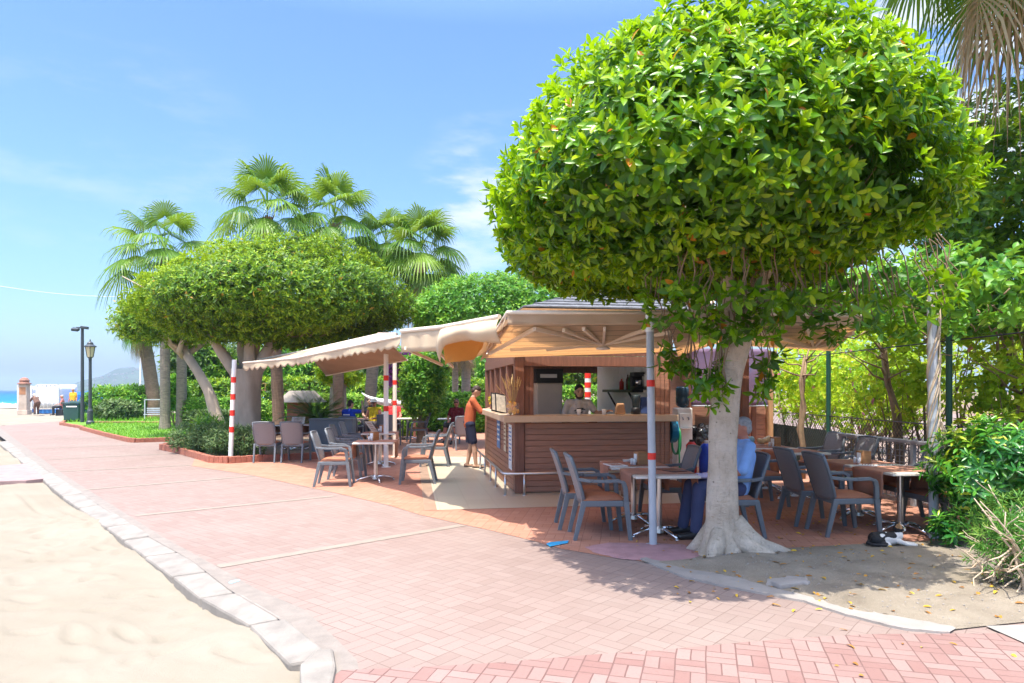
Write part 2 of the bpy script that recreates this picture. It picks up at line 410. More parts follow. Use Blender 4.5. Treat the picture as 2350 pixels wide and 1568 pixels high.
def sandmat():
    m, nt, pb, out = nodes('beach_sand'); v = coords(nt)
    n1 = noise(nt, v, .8, 6); n2 = noise(nt, v, 190, 3); n3 = noise(nt, v, 5, 6, .7)
    c = ramp(nt, n1, [(.3, (.242, .212, .166)), (.7, (.285, .256, .208))])
    c = mixc(nt, mth(nt, 'MULTIPLY', ramp_f(nt, n2, .5, .75), .3), c, (.20, .16, .105))
    c = mixc(nt, mth(nt, 'MULTIPLY', ramp_f(nt, n3, .58, .78), .3), c, (.245, .20, .135))
    L(nt, c, pb.inputs['Base Color']); pb.inputs['Roughness'].default_value = .95; pb.inputs['Specular IOR Level'].default_value = .1
    h = mth(nt, 'ADD', mth(nt, 'MULTIPLY', n2, .35), n3); bumpn(nt, pb, h, .6, .03); return m
M['sand'] = sandmat()
def dirtmat():
    m, nt, pb, out = nodes('dusty_soil'); v = coords(nt)
    n1 = noise(nt, v, 1.6, 7, .65); n2 = noise(nt, v, 70, 4, .7); vo = mk(nt, 'ShaderNodeTexVoronoi'); vo.inputs['Scale'].default_value = 55; L(nt, v, vo.inputs['Vector'])
    c = ramp(nt, n1, [(.3, (.20, .168, .128)), (.5, (.275, .235, .182)), (.72, (.35, .305, .24))])
    c = mixc(nt, mth(nt, 'MULTIPLY', ramp_f(nt, n2, .52, .7), .5), c, (.22, .17, .12))
    c = mixc(nt, mth(nt, 'MULTIPLY', mth(nt, 'LESS_THAN', vo.outputs['Distance'], .16), .55), c, (.42, .385, .33))
    L(nt, c, pb.inputs['Base Color']); pb.inputs['Roughness'].default_value = .95; pb.inputs['Specular IOR Level'].default_value = .1
    bumpn(nt, pb, mth(nt, 'ADD', n2, mth(nt, 'MULTIPLY', n1, 1.5)), .8, .02); return m
M['dirt'] = dirtmat()
def tilemat():
    m, nt, pb, out = nodes('cream_floor_tile'); v = coords(nt, -R(8.5)); b = mk(nt, 'ShaderNodeTexBrick'); L(nt, v, b.inputs['Vector'])
    b.offset = 0; b.inputs['Scale'].default_value = 1; b.inputs['Brick Width'].default_value = .4; b.inputs['Row Height'].default_value = .4; b.inputs['Mortar Size'].default_value = .004
    b.inputs['Color1'].default_value = (.47, .405, .30, 1); b.inputs['Color2'].default_value = (.51, .445, .335, 1); b.inputs['Mortar'].default_value = (.40, .33, .24, 1)
    c = mixc(nt, mth(nt, 'MULTIPLY', ramp_f(nt, noise(nt, v, 2, 6), .45, .7), .25), b.outputs['Color'], (.5, .42, .31))
    L(nt, c, pb.inputs['Base Color']); pb.inputs['Roughness'].default_value = .34; return m
M['tile'] = tilemat()
M['tileborder'] = mat('brown_border_tile', (.30, .20, .14), .5, .2, 4)
M['soil'] = mat('garden_soil', (.20, .14, .09), .95, .3, 2, .8, 20)
M['lawn'] = mat('lawn_green', (.12, .26, .025), .9, .3, 3, .6, 60)
M['clay'] = mat('clay_court', (.28, .125, .07), .95, .12, .4, .2, 20)
def watermat():
    m, nt, pb, out = nodes('sea_water'); v = coords(nt)
    t = mk(nt, 'ShaderNodeTexCoord'); s = mk(nt, 'ShaderNodeSeparateXYZ'); L(nt, t.outputs['Object'], s.inputs[0])
    c = ramp(nt, mth(nt, 'MULTIPLY', s.outputs[1], 1 / 1200), [(.06, (.10, .34, .38)), (.085, (.04, .26, .36)), (.14, (.012, .14, .27)), (.5, (.006, .07, .18))])
    L(nt, c, pb.inputs['Base Color']); pb.inputs['Roughness'].default_value = .55; pb.inputs['Specular IOR Level'].default_value = .12; bumpn(nt, pb, noise(nt, v, .35, 6), .5, .5); return m
M['water'] = watermat()
M['hill'] = mat('far_hillside', (.05, .075, .05), .95, .5, .012, 0)
M['farhouse'] = mat('far_white_house', (.34, .32, .30), .9, .1)

M['plank'] = mat('brown_plank', (.35, .178, .118), .62, .28, 3, .35, 40, stretch=(1, 6, 14))
M['plank_side'] = mat('brown_plank_side', (.36, .178, .112), .6, .28, 3, .35, 40, stretch=(6, 1, 14))
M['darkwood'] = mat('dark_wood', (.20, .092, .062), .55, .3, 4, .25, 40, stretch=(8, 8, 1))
M['lightwood'] = mat('light_wood', (.42, .24, .12), .6, .25, 4, .2, 40, stretch=(6, 6, 1))
M['counter'] = mat('beige_counter_top', (.56, .42, .29), .45, .12, 5)
M['slate'] = mat('grey_roof_shingle', (.13, .135, .15), .9, .4, 7, .8, 25)
M['steel'] = mat('brushed_steel', (.62, .62, .62), .28, .06, 8, metal=1)
M['chrome'] = mat('chrome', (.75, .75, .76), .15, .03, 8, metal=1)
M['white'] = mat('white_paint', (.76, .76, .74), .5, .06)
M['whitewall'] = mat('white_tile_wall', (.84, .82, .78), .4, .05)
M['black'] = mat('black_plastic', (.018, .018, .02), .4, .3)
M['canvas'] = mat('beige_canvas', (.62, .48, .33), .85, .10, 3, .15, 90, transl=.32, transc=(.75, .42, .16))
M['canvaswhite'] = mat('pale_canvas', (.66, .55, .39), .85, .08, 3, .15, 90, transl=.3, transc=(.8, .55, .25))
M['canvasyellow'] = mat('backlit_canvas', (.76, .50, .18), .85, .1, 3, .15, 90, transl=.45, transc=(.9, .55, .10))  # yellow of sunlight coming through the cloth is put into the base colour
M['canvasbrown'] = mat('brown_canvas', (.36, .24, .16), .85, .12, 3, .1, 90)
def seamcanvas(name, rz):
    m, nt, pb, out = nodes(name); v = coords(nt, rz); s = mk(nt, 'ShaderNodeSeparateXYZ'); L(nt, v, s.inputs[0])
    d = mth(nt, 'PINGPONG', s.outputs[1], .2); line = mth(nt, 'LESS_THAN', d, .011)
    c = mixc(nt, line, ramp(nt, noise(nt, v, 2.5), [(.3, (.66, .53, .39)), (.7, (.73, .60, .46))]), (.22, .12, .06))
    L(nt, c, pb.inputs['Base Color']); pb.inputs['Roughness'].default_value = .85
    t = mk(nt, 'ShaderNodeBsdfTranslucent'); L(nt, mixc(nt, line, (.80, .58, .36), (.16, .10, .06)), t.inputs['Color'])
    x = mk(nt, 'ShaderNodeMixShader'); x.inputs[0].default_value = .6; L(nt, pb.outputs[0], x.inputs[1]); L(nt, t.outputs[0], x.inputs[2]); L(nt, x.outputs[0], out.inputs['Surface'])
    return m
M['seam_front'] = seamcanvas('seamed_tan_canvas', R(0)); M['seam_right'] = seamcanvas('seamed_tan_canvas_right', R(12))
M['galv'] = mat('grey_painted_steel', (.42, .45, .48), .45, .1, 6, .1, 60)
M['red'] = mat('red_paint', (.70, .035, .02), .5, .1)
M['cream_metal'] = mat('cream_metal', (.72, .62, .5), .45, .05)
M['rattan'] = None
def rattan():
    m, nt, pb, out = nodes('woven_grey_plastic'); v = coords(nt)
    s = mk(nt, 'ShaderNodeSeparateXYZ'); L(nt, v, s.inputs[0]); y, z = s.outputs[1], s.outputs[2]
    a = mth(nt, 'PINGPONG', mth(nt, 'ADD', y, z), .008); b = mth(nt, 'PINGPONG', mth(nt, 'SUBTRACT', y, z), .008)
    h = mth(nt, 'MULTIPLY', mth(nt, 'MAXIMUM', a, b), 125)
    c = mixc(nt, h, (.08, .084, .09), (.28, .28, .29)); L(nt, c, pb.inputs['Base Color']); pb.inputs['Roughness'].default_value = .42
    bumpn(nt, pb, h, .7, .004); return m
M['rattan'] = rattan()
M['chairplastic'] = mat('anthracite_plastic', (.135, .152, .168), .42, .15, 6, .05)
M['cushion'] = mat('brown_cushion', (.38, .15, .08), .8, .15, 8, .3, 120)
M['cloth_brown'] = mat('brown_table_cloth', (.40, .195, .13), .85, .12, 7, .25, 160)
M['tabletop'] = mat('marbled_tabletop', (.66, .61, .54), .35, .14, 9)
M['boxwood'] = mat('napkin_box_wood', (.40, .19, .075), .55, .2, 6, stretch=(1, 1, 5))
M['paper'] = mat('white_paper', (.80, .80, .78), .7, .03)
M['bark'] = mat('pale_ficus_bark', (.50, .405, .30), .9, .42, 7, 1.0, 14, stretch=(1, 1, .45))
def barkmat(name, a_, b_, c_):
    m, nt, pb, out = nodes(name); v = coords(nt); vs2 = coords(nt, 0, (1, 1, .28)); vh = coords(nt, 0, (1, 1, 3.5))
    n1 = noise(nt, v, 3.2, 8, .7); n2 = noise(nt, vs2, 34, 6, .7); n3 = noise(nt, vh, 16, 5, .65); vo = mk(nt, 'ShaderNodeTexVoronoi'); vo.inputs['Scale'].default_value = 9; L(nt, v, vo.inputs['Vector'])
    c = ramp(nt, n1, [(.32, a_), (.5, b_), (.68, c_)])
    c = mixc(nt, mth(nt, 'MULTIPLY', ramp_f(nt, n2, .52, .72), .5), c, dark(a_, .55)); c = mixc(nt, mth(nt, 'MULTIPLY', ramp_f(nt, n3, .56, .7), .4), c, dark(a_, .7))
    sc = mth(nt, 'MULTIPLY', mth(nt, 'LESS_THAN', vo.outputs['Distance'], mth(nt, 'MULTIPLY', n1, .16)), .7); c = mixc(nt, sc, c, dark(a_, .4))
    L(nt, c, pb.inputs['Base Color']); pb.inputs['Roughness'].default_value = .92; pb.inputs['Specular IOR Level'].default_value = .15
    bumpn(nt, pb, mth(nt, 'ADD', mth(nt, 'ADD', n2, mth(nt, 'MULTIPLY', n3, .8)), mth(nt, 'MULTIPLY', n1, 1.2)), 1.0, .028); return m
M['bark'] = barkmat('pale_fig_bark', (.46, .37, .275), (.60, .505, .39), (.70, .61, .50))
M['bark2'] = mat('grey_tan_bark', (.40, .33, .255), .9, .25, 3, .9, 10, stretch=(1, 1, .4))
M['palmbark'] = mat('palm_trunk', (.27, .22, .175), .95, .35, 6, 1.0, 14, stretch=(1, 1, 3))
M['palmbark_b'] = mat('brown_palm_trunk', (.19, .125, .085), .95, .35, 6, 1.0, 14, stretch=(1, 1, 3))
M['twig'] = mat('brown_twig', (.24, .165, .10), .9, .25, 10)
M['drytwig'] = mat('bleached_twig', (.52, .41, .29), .9, .2, 12)
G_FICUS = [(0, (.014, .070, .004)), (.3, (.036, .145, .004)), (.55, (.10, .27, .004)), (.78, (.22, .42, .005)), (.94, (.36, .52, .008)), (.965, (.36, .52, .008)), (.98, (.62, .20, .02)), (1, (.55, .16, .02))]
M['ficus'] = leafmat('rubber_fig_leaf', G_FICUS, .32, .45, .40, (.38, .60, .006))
M['ficus2'] = leafmat('small_fig_leaf', [(0, (.018, .065, .006)), (.4, (.06, .155, .008)), (.7, (.135, .30, .012)), (.94, (.31, .45, .02)), (1, (.45, .22, .04))], .42, .32, .32, (.36, .46, .02))
M['hedge'] = leafmat('hedge_leaf', [(0, (.03, .13, .012)), (.4, (.08, .27, .018)), (.75, (.20, .44, .03)), (1, (.40, .56, .06))], .45, .4, .32, (.35, .55, .04))
M['vine'] = leafmat('bougainvillea_leaf', [(0, (.06, .20, .008)), (.4, (.20, .42, .012)), (.75, (.40, .60, .02)), (.94, (.5, .58, .03)), (.97, (.55, .08, .30)), (1, (.62, .10, .38))], .5, .3, .45, (.58, .66, .03))
M['dullshrub'] = leafmat('grey_green_leaf', [(0, (.035, .085, .025)), (.5, (.09, .17, .05)), (1, (.24, .32, .12))], .5, .35, .25, (.2, .3, .05))
M['pitto'] = leafmat('pittosporum_leaf', [(0, (.012, .075, .016)), (.5, (.03, .19, .022)), (.85, (.14, .36, .03)), (1, (.5, .48, .03))], .3, .6, .25, (.15, .45, .04))
M['feather'] = leafmat('feathery_leaf', [(0, (.04, .16, .02)), (.6, (.11, .30, .04)), (1, (.30, .42, .08))], .5, .3, .3, (.25, .5, .06))
M['palm'] = leafmat('fan_palm_leaf', [(0, (.035, .11, .008)), (.5, (.08, .20, .012)), (.85, (.20, .33, .03)), (1, (.42, .44, .12))], .45, .35, .34, (.34, .46, .03))
M['drypalm'] = leafmat('dry_palm_leaf', [(0, (.22, .13, .07)), (.5, (.40, .27, .15)), (1, (.58, .45, .28))], .7, .2, .3, (.6, .4, .15))
M['grass'] = leafmat('grass_blade', [(0, (.07, .22, .012)), (.6, (.15, .38, .02)), (1, (.32, .46, .05))], .6, .2, .3, (.3, .5, .04))
M['litter'] = leafmat('fallen_leaf', [(0, (.22, .10, .03)), (.5, (.46, .22, .04)), (1, (.62, .42, .04))], .7, .2, .1, (.5, .3, .03))
M['lemon'] = mat('lemon_yellow', (.85, .45, .01), .45, .15, 14)
M['wheat'] = mat('dry_wheat', (.58, .42, .20), .85, .2, 14)
M['skin'] = mat('tanned_skin', (.42, .255, .17), .5, .08, 9, .1)
M['skin_red'] = mat('sunburnt_skin', (.48, .20, .13), .5, .08, 9, .1)
M['eye'] = mat('dark_eye', (.02, .012, .01), .3, .1)
M['lip'] = mat('lips', (.33, .11, .08), .5, .08)

# ------------------------------------------------------------------ ground
def sheet(name, pts, z, m, kind='structure', label=None):
    b = MB(); b.add([(p[0], p[1], z) for p in pts], [tuple(range(len(pts)))])
    o = b.build(name, m); me = o.data
    if me.polygons[0].normal.z < 0: me.flip_normals()
    return tag(o, label, None, None, kind)
def gp(lst, z=0.0): return [G(x, y, z) for x, y in lst]

# base land and the sea beyond it
sheet('ground', [(-300, -60), (300, -60), (900, 3200), (500, 3300), (-30, 300), (-42, 92), (-60, 80), (-300, 66)], -.26, M['soil'])
sheet('sea', [(-4000, 20), (4000, 20), (4000, 4000), (-4000, 4000)], -.95, M['water'])
# sand: an undulating sheet left of the kerb
k_out = gp([(700, 1590), (685, 1531), (616, 1456), (560, 1412), (496, 1379), (443, 1351), (398, 1313), (300, 1244), (218, 1186), (128, 1122), (90, 1088), (0, 1017), (-60, 978)])
k_in = gp([(775, 1560), (762, 1497), (700, 1450), (638, 1411), (541, 1355), (451, 1287), (327, 1219), (210, 1144), (113, 1080), (25, 1017), (-30, 978)])
g_in = gp([(830, 1560), (819, 1516), (770, 1465), (699, 1400), (586, 1351), (500, 1302), (376, 1234), (263, 1163), (150, 1092), (60, 1027), (-5, 978)])
def xat(line, y): return float(np.interp(y, [p.y for p in line], [p.x for p in line]))
def sandz(x, y):
    e = math.exp(-abs(x - xat(k_out, y)) * 1.6)
    return -.085 + .030 * math.sin(x * 1.9 + y * .7) * math.sin(y * 1.3 - x * .4) + .020 * math.sin(x * 5.3 + 2) * math.sin(y * 4.1 + x) + e * (-.005 + .03 * math.sin(y * 2.3 + .8) * math.sin(y * 0.9))
b = MB()
yv = np.concatenate([np.linspace(1.2, 9, 230), np.linspace(9.2, 60, 110)]); uu = (1 - np.linspace(0, 1, 200)) ** 1.5
kx = np.interp(yv, [p.y for p in k_out], [p.x for p in k_out])
Yg, Ug = np.meshgrid(yv, uu, indexing='ij'); Xk = kx[:, None]; Xg = Xk + .22 - Ug * (6 + Yg * .9)
e_ = np.exp(-np.abs(Xg - Xk) * 1.6)
Zg = -.085 + .030 * np.sin(Xg * 1.9 + Yg * .7) * np.sin(Yg * 1.3 - Xg * .4) + .016 * np.sin(Xg * 5.3 + 2) * np.sin(Yg * 4.1 + Xg) + .006 * np.sin(Xg * 13 + Yg * 7) * np.sin(Yg * 15 - Xg * 6) + e_ * (-.005 + .03 * np.sin(Yg * 2.3 + .8) * np.sin(Yg * .9))
rs = np.random.default_rng(21)
for _ in range(190):                                                # footprints and scuffs
    fy = rs.uniform(2.6, 11); fx = np.interp(fy, yv, kx) - rs.uniform(.1, 5.0); a = rs.uniform(0, 3.14); lx, ly = rs.uniform(.05, .08), rs.uniform(.10, .19)
    px_ = (Xg - fx) * math.cos(a) + (Yg - fy) * math.sin(a); py_ = -(Xg - fx) * math.sin(a) + (Yg - fy) * math.cos(a); r2 = (px_ / ly) ** 2 + (py_ / lx) ** 2
    Zg += -rs.uniform(.012, .028) * np.exp(-r2) + .010 * np.exp(-(np.sqrt(r2) - 1.5) ** 2 * 4)
nyv, nuu = Yg.shape; ii = np.arange(nyv * nuu).reshape(nyv, nuu); q_ = np.stack([ii[:-1, :-1], ii[:-1, 1:], ii[1:, 1:], ii[1:, :-1]], -1).reshape(-1, 4)
b.add(np.stack([Xg, Yg, Zg], -1).reshape(-1, 3).tolist(), q_.tolist()); tag(b.build('sand', M['sand'], smooth=True), kind='structure')
sheet('beach', [(-300, -20), (-2, -20), (-3, 8), (-8, 20), (-20, 46), (-36, 80), (-60, 79), (-300, 65)], -.20, M['sand'])
# rubber mat half buried in the sand and its pink edge
b = MB(); b.prism(gp([(-20, 1070), (60, 1064), (96, 1086), (100, 1099), (60, 1103), (-20, 1106)], -.03), -.3, -.03); tag(b.build('pink_cement_slab', mat('worn_pink_cement', (.30, .205, .195), .9, .2, 5)), kind='structure')

# promenade
far = [V((-24, 46, 0)), V((-26, 60, 0)), V((30, 60, 0)), V((30, 1.0, 0)), V((-.4, 1.0, 0))]
sheet('promenade', [g_in[i] for i in range(len(g_in))] + far, 0.0, M['path'])
for i, (a, c, w) in enumerate([((500, 1301), (1060, 1206), .13), ((312, 1184), (766, 1139), .12), ((188, 1125), (582, 1093), .12), ((124, 1083), (440, 1068), .12), ((109, 1055), (380, 1042), .12), ((70, 1030), (300, 1022), .12), ((40, 1010), (250, 1004), .12)]):
    a, c = G(*a), G(*c); n = (c - a).cross(V((0, 0, 1))).normalized() * w / 2
    sheet('paver_band', [a - n, c - n, c + n, a + n], .004, M['band'])
apron = gp([(783, 1540), (943, 1534), (1123, 1524), (1363, 1504), (1515, 1494), (1717, 1475), (1867, 1464), (2000, 1457), (2180, 1456)]) + [V((6, 4.55, 0)), V((6, 1.2, 0)), V((-1.3, 1.2, 0)), V((-1.1, 3.5, 0))]
sheet('brick_apron', apron, .005, M['strip'])
sheet('gutter_strip', [p for p in g_in] + [V((p.x - .05, p.y, 0)) for p in reversed(k_in)], .003, M['gutter'])
# kerb stones along the sand
b = MB(); y = 4.12; k = 0
while y < 21:
    ln = (.62 + .25 * random.random()) * (1 if y < 9 else 1.6); y2 = y + ln
    dx, dz = random.uniform(-.006, .006), random.uniform(-.008, .006)
    q = [(xat(k_out, y + .012) + dx, y + .012), (xat(k_in, y + .012), y + .012), (xat(k_in, y2 - .012), y2 - .012), (xat(k_out, y2 - .012) + dx, y2 - .012)]
    b.add([(p[0], p[1], -.22) for p in q] + [(q[0][0], q[0][1], -.035 + dz), (q[1][0], q[1][1], .012 + dz), (q[2][0], q[2][1], .012 + dz), (q[3][0], q[3][1], -.035 + dz)],
          [(3, 2, 1, 0), (4, 5, 6, 7), (0, 1, 5, 4), (1, 2, 6, 5), (2, 3, 7, 6), (3, 0, 4, 7)])
    y = y2
b.add([(p[0], p[1], z) for z in (-.2, .03) for p in gp([(690, 1600), (688, 1535), (725, 1500), (765, 1497), (772, 1540), (760, 1600)])], [(0, 1, 2, 3, 4, 5), (6, 7, 8, 9, 10, 11)] + [(i, (i + 1) % 6, 6 + (i + 1) % 6, 6 + i) for i in range(6)])
tag(b.build('kerb', M['kerbstone'], bevel=.02), kind='structure')
# patio paving, tiles round the kiosk
pedge = [(440, 1070), (577, 1091), (775, 1133), (895, 1161), (967, 1183), (1039, 1199), (1131, 1219), (1227, 1243), (1283, 1259), (1400, 1280), (1480, 1290), (1600, 1290)]
sheet('patio', gp(pedge) + [G(1700, 1262), G(1900, 1255), G(2150, 1245), V((5.6, 7.0, 0)), V((6.1, 9, 0)), V((6.1, 30, 0)), V((-8, 27, 0)), G(470, 1000)], .004, M['patio'])
KR = R(8.5); K = G(1181, 1134); ku = V((math.cos(KR), math.sin(KR), 0)); kv = V((-math.sin(KR), math.cos(KR), 0))
t0 = G(1003, 1172); t1 = G(1563, 1156)
sheet('tile_floor', [t0, t1, t1 + ku * 1.2, t1 + ku * 1.2 + kv * 6, t0 + kv * 7.5], .008, M['tile'])
sheet('tile_border', [t0 - ku * .17, t0, t0 + kv * 7.5, t0 + kv * 7.5 - ku * .17], .008, M['tileborder'])
# dirt bed of the big fig with its concrete edge
dp = gp([(1470, 1290), (1567, 1312), (1637, 1322), (1767, 1352), (1850, 1379), (1943, 1405), (2080, 1425), (2183, 1449), (2260, 1440)])
bed = dp + [V((3.6, 4.75, 0)), V((7, 4.9, 0)), V((7, 7.2, 0)), G(2150, 1243), G(1950, 1252), G(1780, 1262), G(1640, 1275), G(1560, 1284)]
b = MB(); x0, x1, y0, y1 = 1.0, 7.0, 4.5, 7.6
def inside(px_, py_):
    c = False; n = len(bed)
    for i in range(n):
        p, q = bed[i], bed[i - 1]
        if (p.y > py_) != (q.y > py_) and px_ < (q.x - p.x) * (py_ - p.y) / (q.y - p.y) + p.x: c = not c
    return c
sheet('dirt_bed', bed, .010, M['dirt'])
nx_, ny_ = 110, 60
def edge_fade(x, y):
    m = 9.0; p = V((x, y, 0))
    for i in range(len(bed)):
        a, c = bed[i].copy(), bed[i - 1].copy(); a.z = c.z = 0; ac = c - a; t = max(0, min(1, (p - a).dot(ac) / max(ac.length_squared, 1e-9))); m = min(m, (p - a - ac * t).length)
    return min(1, max(0, m - .04) / .35)
hts = {}
def dz(x, y):
    d = math.hypot(x - 2.1, y - 6.6); e = edge_fade(x, y); return .0108 + e * .09 * math.exp(-(d / .55) ** 2) + e * (.012 * (1 + math.sin(x * 7 + y * 3) * math.sin(y * 9 - x * 2)) + .008 * (1 + math.sin(x * 23 + 1) * math.sin(y * 19)))
vs_ = []; fs_ = []; idx = {}
for j in range(ny_):
    for i in range(nx_):
        cs = [(x0 + (i + a) * (x1 - x0) / nx_, y0 + (j + c) * (y1 - y0) / ny_) for a, c in ((0, 0), (1, 0), (1, 1), (0, 1))]
        if all(inside(*p) for p in cs):
            f = []
            for p in cs:
                key = (round(p[0], 4), round(p[1], 4))
                if key not in idx: idx[key] = len(vs_); vs_.append((p[0], p[1], dz(*p)))
                f.append(idx[key])
            fs_.append(tuple(f))
b = MB(); b.add(vs_, fs_); tag(b.build('dirt_mound', M['dirt'], smooth=True), kind='structure')
eo = gp([(1470, 1286), (1567, 1327), (1667, 1350), (1843, 1383), (1933, 1413), (2067, 1447), (2180, 1457)]); ei = gp([(1490, 1282), (1580, 1308), (1680, 1326), (1850, 1371), (1943, 1400), (2080, 1421), (2195, 1444)])
def resample(pl, n, amp, rnd):
    out = []
    for i in range(n + 1):
        t = i / n * (len(pl) - 1); k = min(int(t), len(pl) - 2); out.append(pl[k].lerp(pl[k + 1], t - k) + V((rnd.uniform(-1, 1), rnd.uniform(-1, 1), 0)) * amp)
    return out
rnd = random.Random(3); eo = resample(eo, 40, .006, rnd); ei = resample(ei, 40, .028, rnd)
b = MB(); b.add([(p.x, p.y, .018) for p in eo] + [(p.x, p.y, .013) for p in ei] + [(p.x, p.y, -.05) for p in eo], [(i, i + 1, 41 + i + 1, 41 + i) for i in range(40)] + [(i + 1, i, 82 + i, 82 + i + 1) for i in range(40)])
tag(b.build('concrete_edging', M['concrete']), kind='structure')
sheet('concrete_slab', gp([(2262, 1441), (2420, 1436), (2480, 1500), (2350, 1480)]), .0135, M['concrete'])
# trowelled pink cement round the pole
pc = [(1340, 1257), (1400, 1247), (1470, 1248), (1560, 1250), (1603, 1262), (1615, 1285), (1632, 1306), (1620, 1313), (1570, 1305), (1480, 1288), (1420, 1284), (1360, 1268)]
b = MB(); pc3 = gp(pc); pc3 = resample(pc3 + [pc3[0]], 60, .018, random.Random(6))[:-1]; cc = sum(pc3, V()) / len(pc3); n_ = len(pc3)
ring = [cc.lerp(p, .75) for p in pc3]
b.add([(p.x, p.y, .006) for p in pc3] + [(p.x, p.y, .014) for i, p in enumerate(ring)] + [(cc.x, cc.y, .018)], [(i, (i + 1) % n_, n_ + (i + 1) % n_, n_ + i) for i in range(n_)] + [(n_ + i, n_ + (i + 1) % n_, 2 * n_) for i in range(n_)])
o = b.build('pink_cement_patch', M['pinkcement']); tag(o, kind='structure')
sheet('blue_paint_mark', gp([(1253, 1251), (1262, 1247), (1305, 1243), (1303, 1249), (1262, 1257)]), .012, M['bluepaint'])
sheet('blue_paint_mark', gp([(524, 1339), (530, 1335), (549, 1331), (551, 1334), (530, 1341)]), .0055, mat('faded_blue_paint', (.25, .50, .68), .7, .2, 30))
# lawns and beds with low brick edging
def edging(name, pts, h, label, w=.12, step=.115):
    b = MB()
    for i in range(len(pts) - 1):
        a, c = V(pts[i]), V(pts[i + 1]); d = (c - a); Ln = d.length; d.normalize(); n = max(1, int(Ln / step))
        for j in range(n):
            p = a + d * Ln * (j + .5) / n; hh = h + random.uniform(-.006, .006)
            b.box((p.x, p.y, hh / 2), (Ln / n - .012, w, hh), rot=Matrix.Rotation(math.atan2(d.y, d.x), 3, 'Z'))
        b.box(((a + c) / 2 + V((0, 0, h * .44))), (Ln, w * .82, h * .88), rot=Matrix.Rotation(math.atan2(d.y, d.x), 3, 'Z'))
    return tag(b.build(name, M['curbbrick'], bevel=.006), label, 'planter edging', 'low red brick edgings')
bedA = gp([(590, 1060), (526, 1064), (485, 1062), (413, 1041), (370, 1032)])
bedA = [G(760, 1052)] + bedA + [G(470, 1012), G(640, 1006)]
edging('brick_edging', bedA, .15, 'curved red brick edging of the front shrub bed beside the striped pole')
sheet('planting_soil', bedA + [G(780, 1010)], .06, M['soil'])
lawnA = [G(690, 1006), G(402, 1013), G(312, 1016), G(297, 1015), G(240, 1001), G(186, 986), G(215, 974)]
edging('brick_edging', lawnA[:6], .13, 'red brick edging with a pointed corner along the lawn')
sheet('lawn', lawnA + [G(700, 973)], .06, M['lawn'])
edging('brick_edging', [G(700, 968), G(380, 973.5), G(215, 973.5)], .12, 'straight red brick edging at the far side of the lawn', .14, .3)
edging('brick_edging', [G(190, 984), G(140, 975.5), G(150, 970)], .12, 'short red brick edging under the green wheeled bin', .14, .2)
sheet('planting_soil', [G(140, 975), G(186, 983), G(215, 973), G(700, 967), V((6, 40, 0)), V((6, 46, 0)), V((-30, 46, 0))], .05, M['lawn'])
for (x0_, x1_, yy, y2_) in ((1010, 1120, 990, 968),):
    lw = [G(985, 985), G(1030, 978), G(1100, 968), G(1100, 960), G(960, 962)]
    sheet('lawn', lw, .05, M['lawn']); edging('brick_edging', [G(960, 996), G(1005, 985), G(1035, 976), G(1105, 965)], .14, 'red brick edging of the small lawn behind the patio tables', .14, .3)
sheet('clay_court', [(6.6, 9), (60, 9), (60, 46), (6.6, 46)], -.02, M['clay'])
def grass_in(name, n, poly, z, h, label):
    xs = [p.x for p in poly]; ysq = [p.y for p in poly]; pts = []
    while len(pts) < n:
        x, y = random.uniform(min(xs), max(xs)), random.uniform(min(ysq), max(ysq)); c = False
        for i in range(len(poly)):
            p, q = poly[i], poly[i - 1]
            if (p.y > y) != (q.y > y) and x < (q.x - p.x) * (y - p.y) / (q.y - p.y) + p.x: c = not c
        if c: pts.append((x, y, z))
    P = np.array(pts); A = rng.normal(size=(n, 3)) * .45 + np.array([0, 0, 1]); N = rng.normal(size=(n, 3))
    o = np_mesh(name, [(*leaves_geo(P, A, N, rng.uniform(.5, 1.3, n) * h, np.full(n, h * .16), rng.random(n), False), 0)], [M['grass']])
    return tag(o, label, None, None, 'stuff')
grass_in('grass', 9000, lawnA + [G(700, 973)], .06, .11, 'short bright green grass on the lawn')
grass_in('grass', 6000, [G(150, 972), G(215, 972), G(700, 966), G(700, 950), G(200, 955)], .05, .2, 'grass along the hedges behind the lawn')

# far headland with scattered white houses
b = MB(); HD = 1500.0
ridge = [(135, 893), (160, 882), (190, 872), (225, 862), (248, 850), (270, 842), (300, 838), (345, 838), (400, 842), (470, 838), (560, 846), (700, 852), (900, 860), (1200, 868)]
def hz_(px): return float(np.interp(px, [p[0] for p in ridge], [(895 - p[1]) / FPX * HD for p in ridge]))
def hillp(u, v):
    px = 120 + u * 1090; d = HD * (1 + .55 * (v - .45)); x = (px - 1175) / FPX * d
    prof = max(0, 1 - abs(v - .45) / .45) ** .8 if v < .45 else max(0, 1 - (v - .45) / .55) ** .8
    return (x, d, -1.2 + hz_(px) * prof * (1 + .10 * math.sin(u * 60 + v * 9) * math.sin(v * 14 + u * 21)))
b.grid(hillp, 90, 24); tag(b.build('hill', M['hill'], smooth=True), kind='structure')
b = MB()
for i in range(80):
    px = random.uniform(200, 420); v = random.uniform(.12, .4); p = hillp((px - 120) / 1090, v); s = random.uniform(1.5, 3.2)
    b.box((p[0], p[1], p[2] + s * .3), (s * 1.4, s, s), random.random())
tag(b.build('hillside_houses', M['farhouse']), 'pale houses scattered over the far headland', None, None, 'stuff')

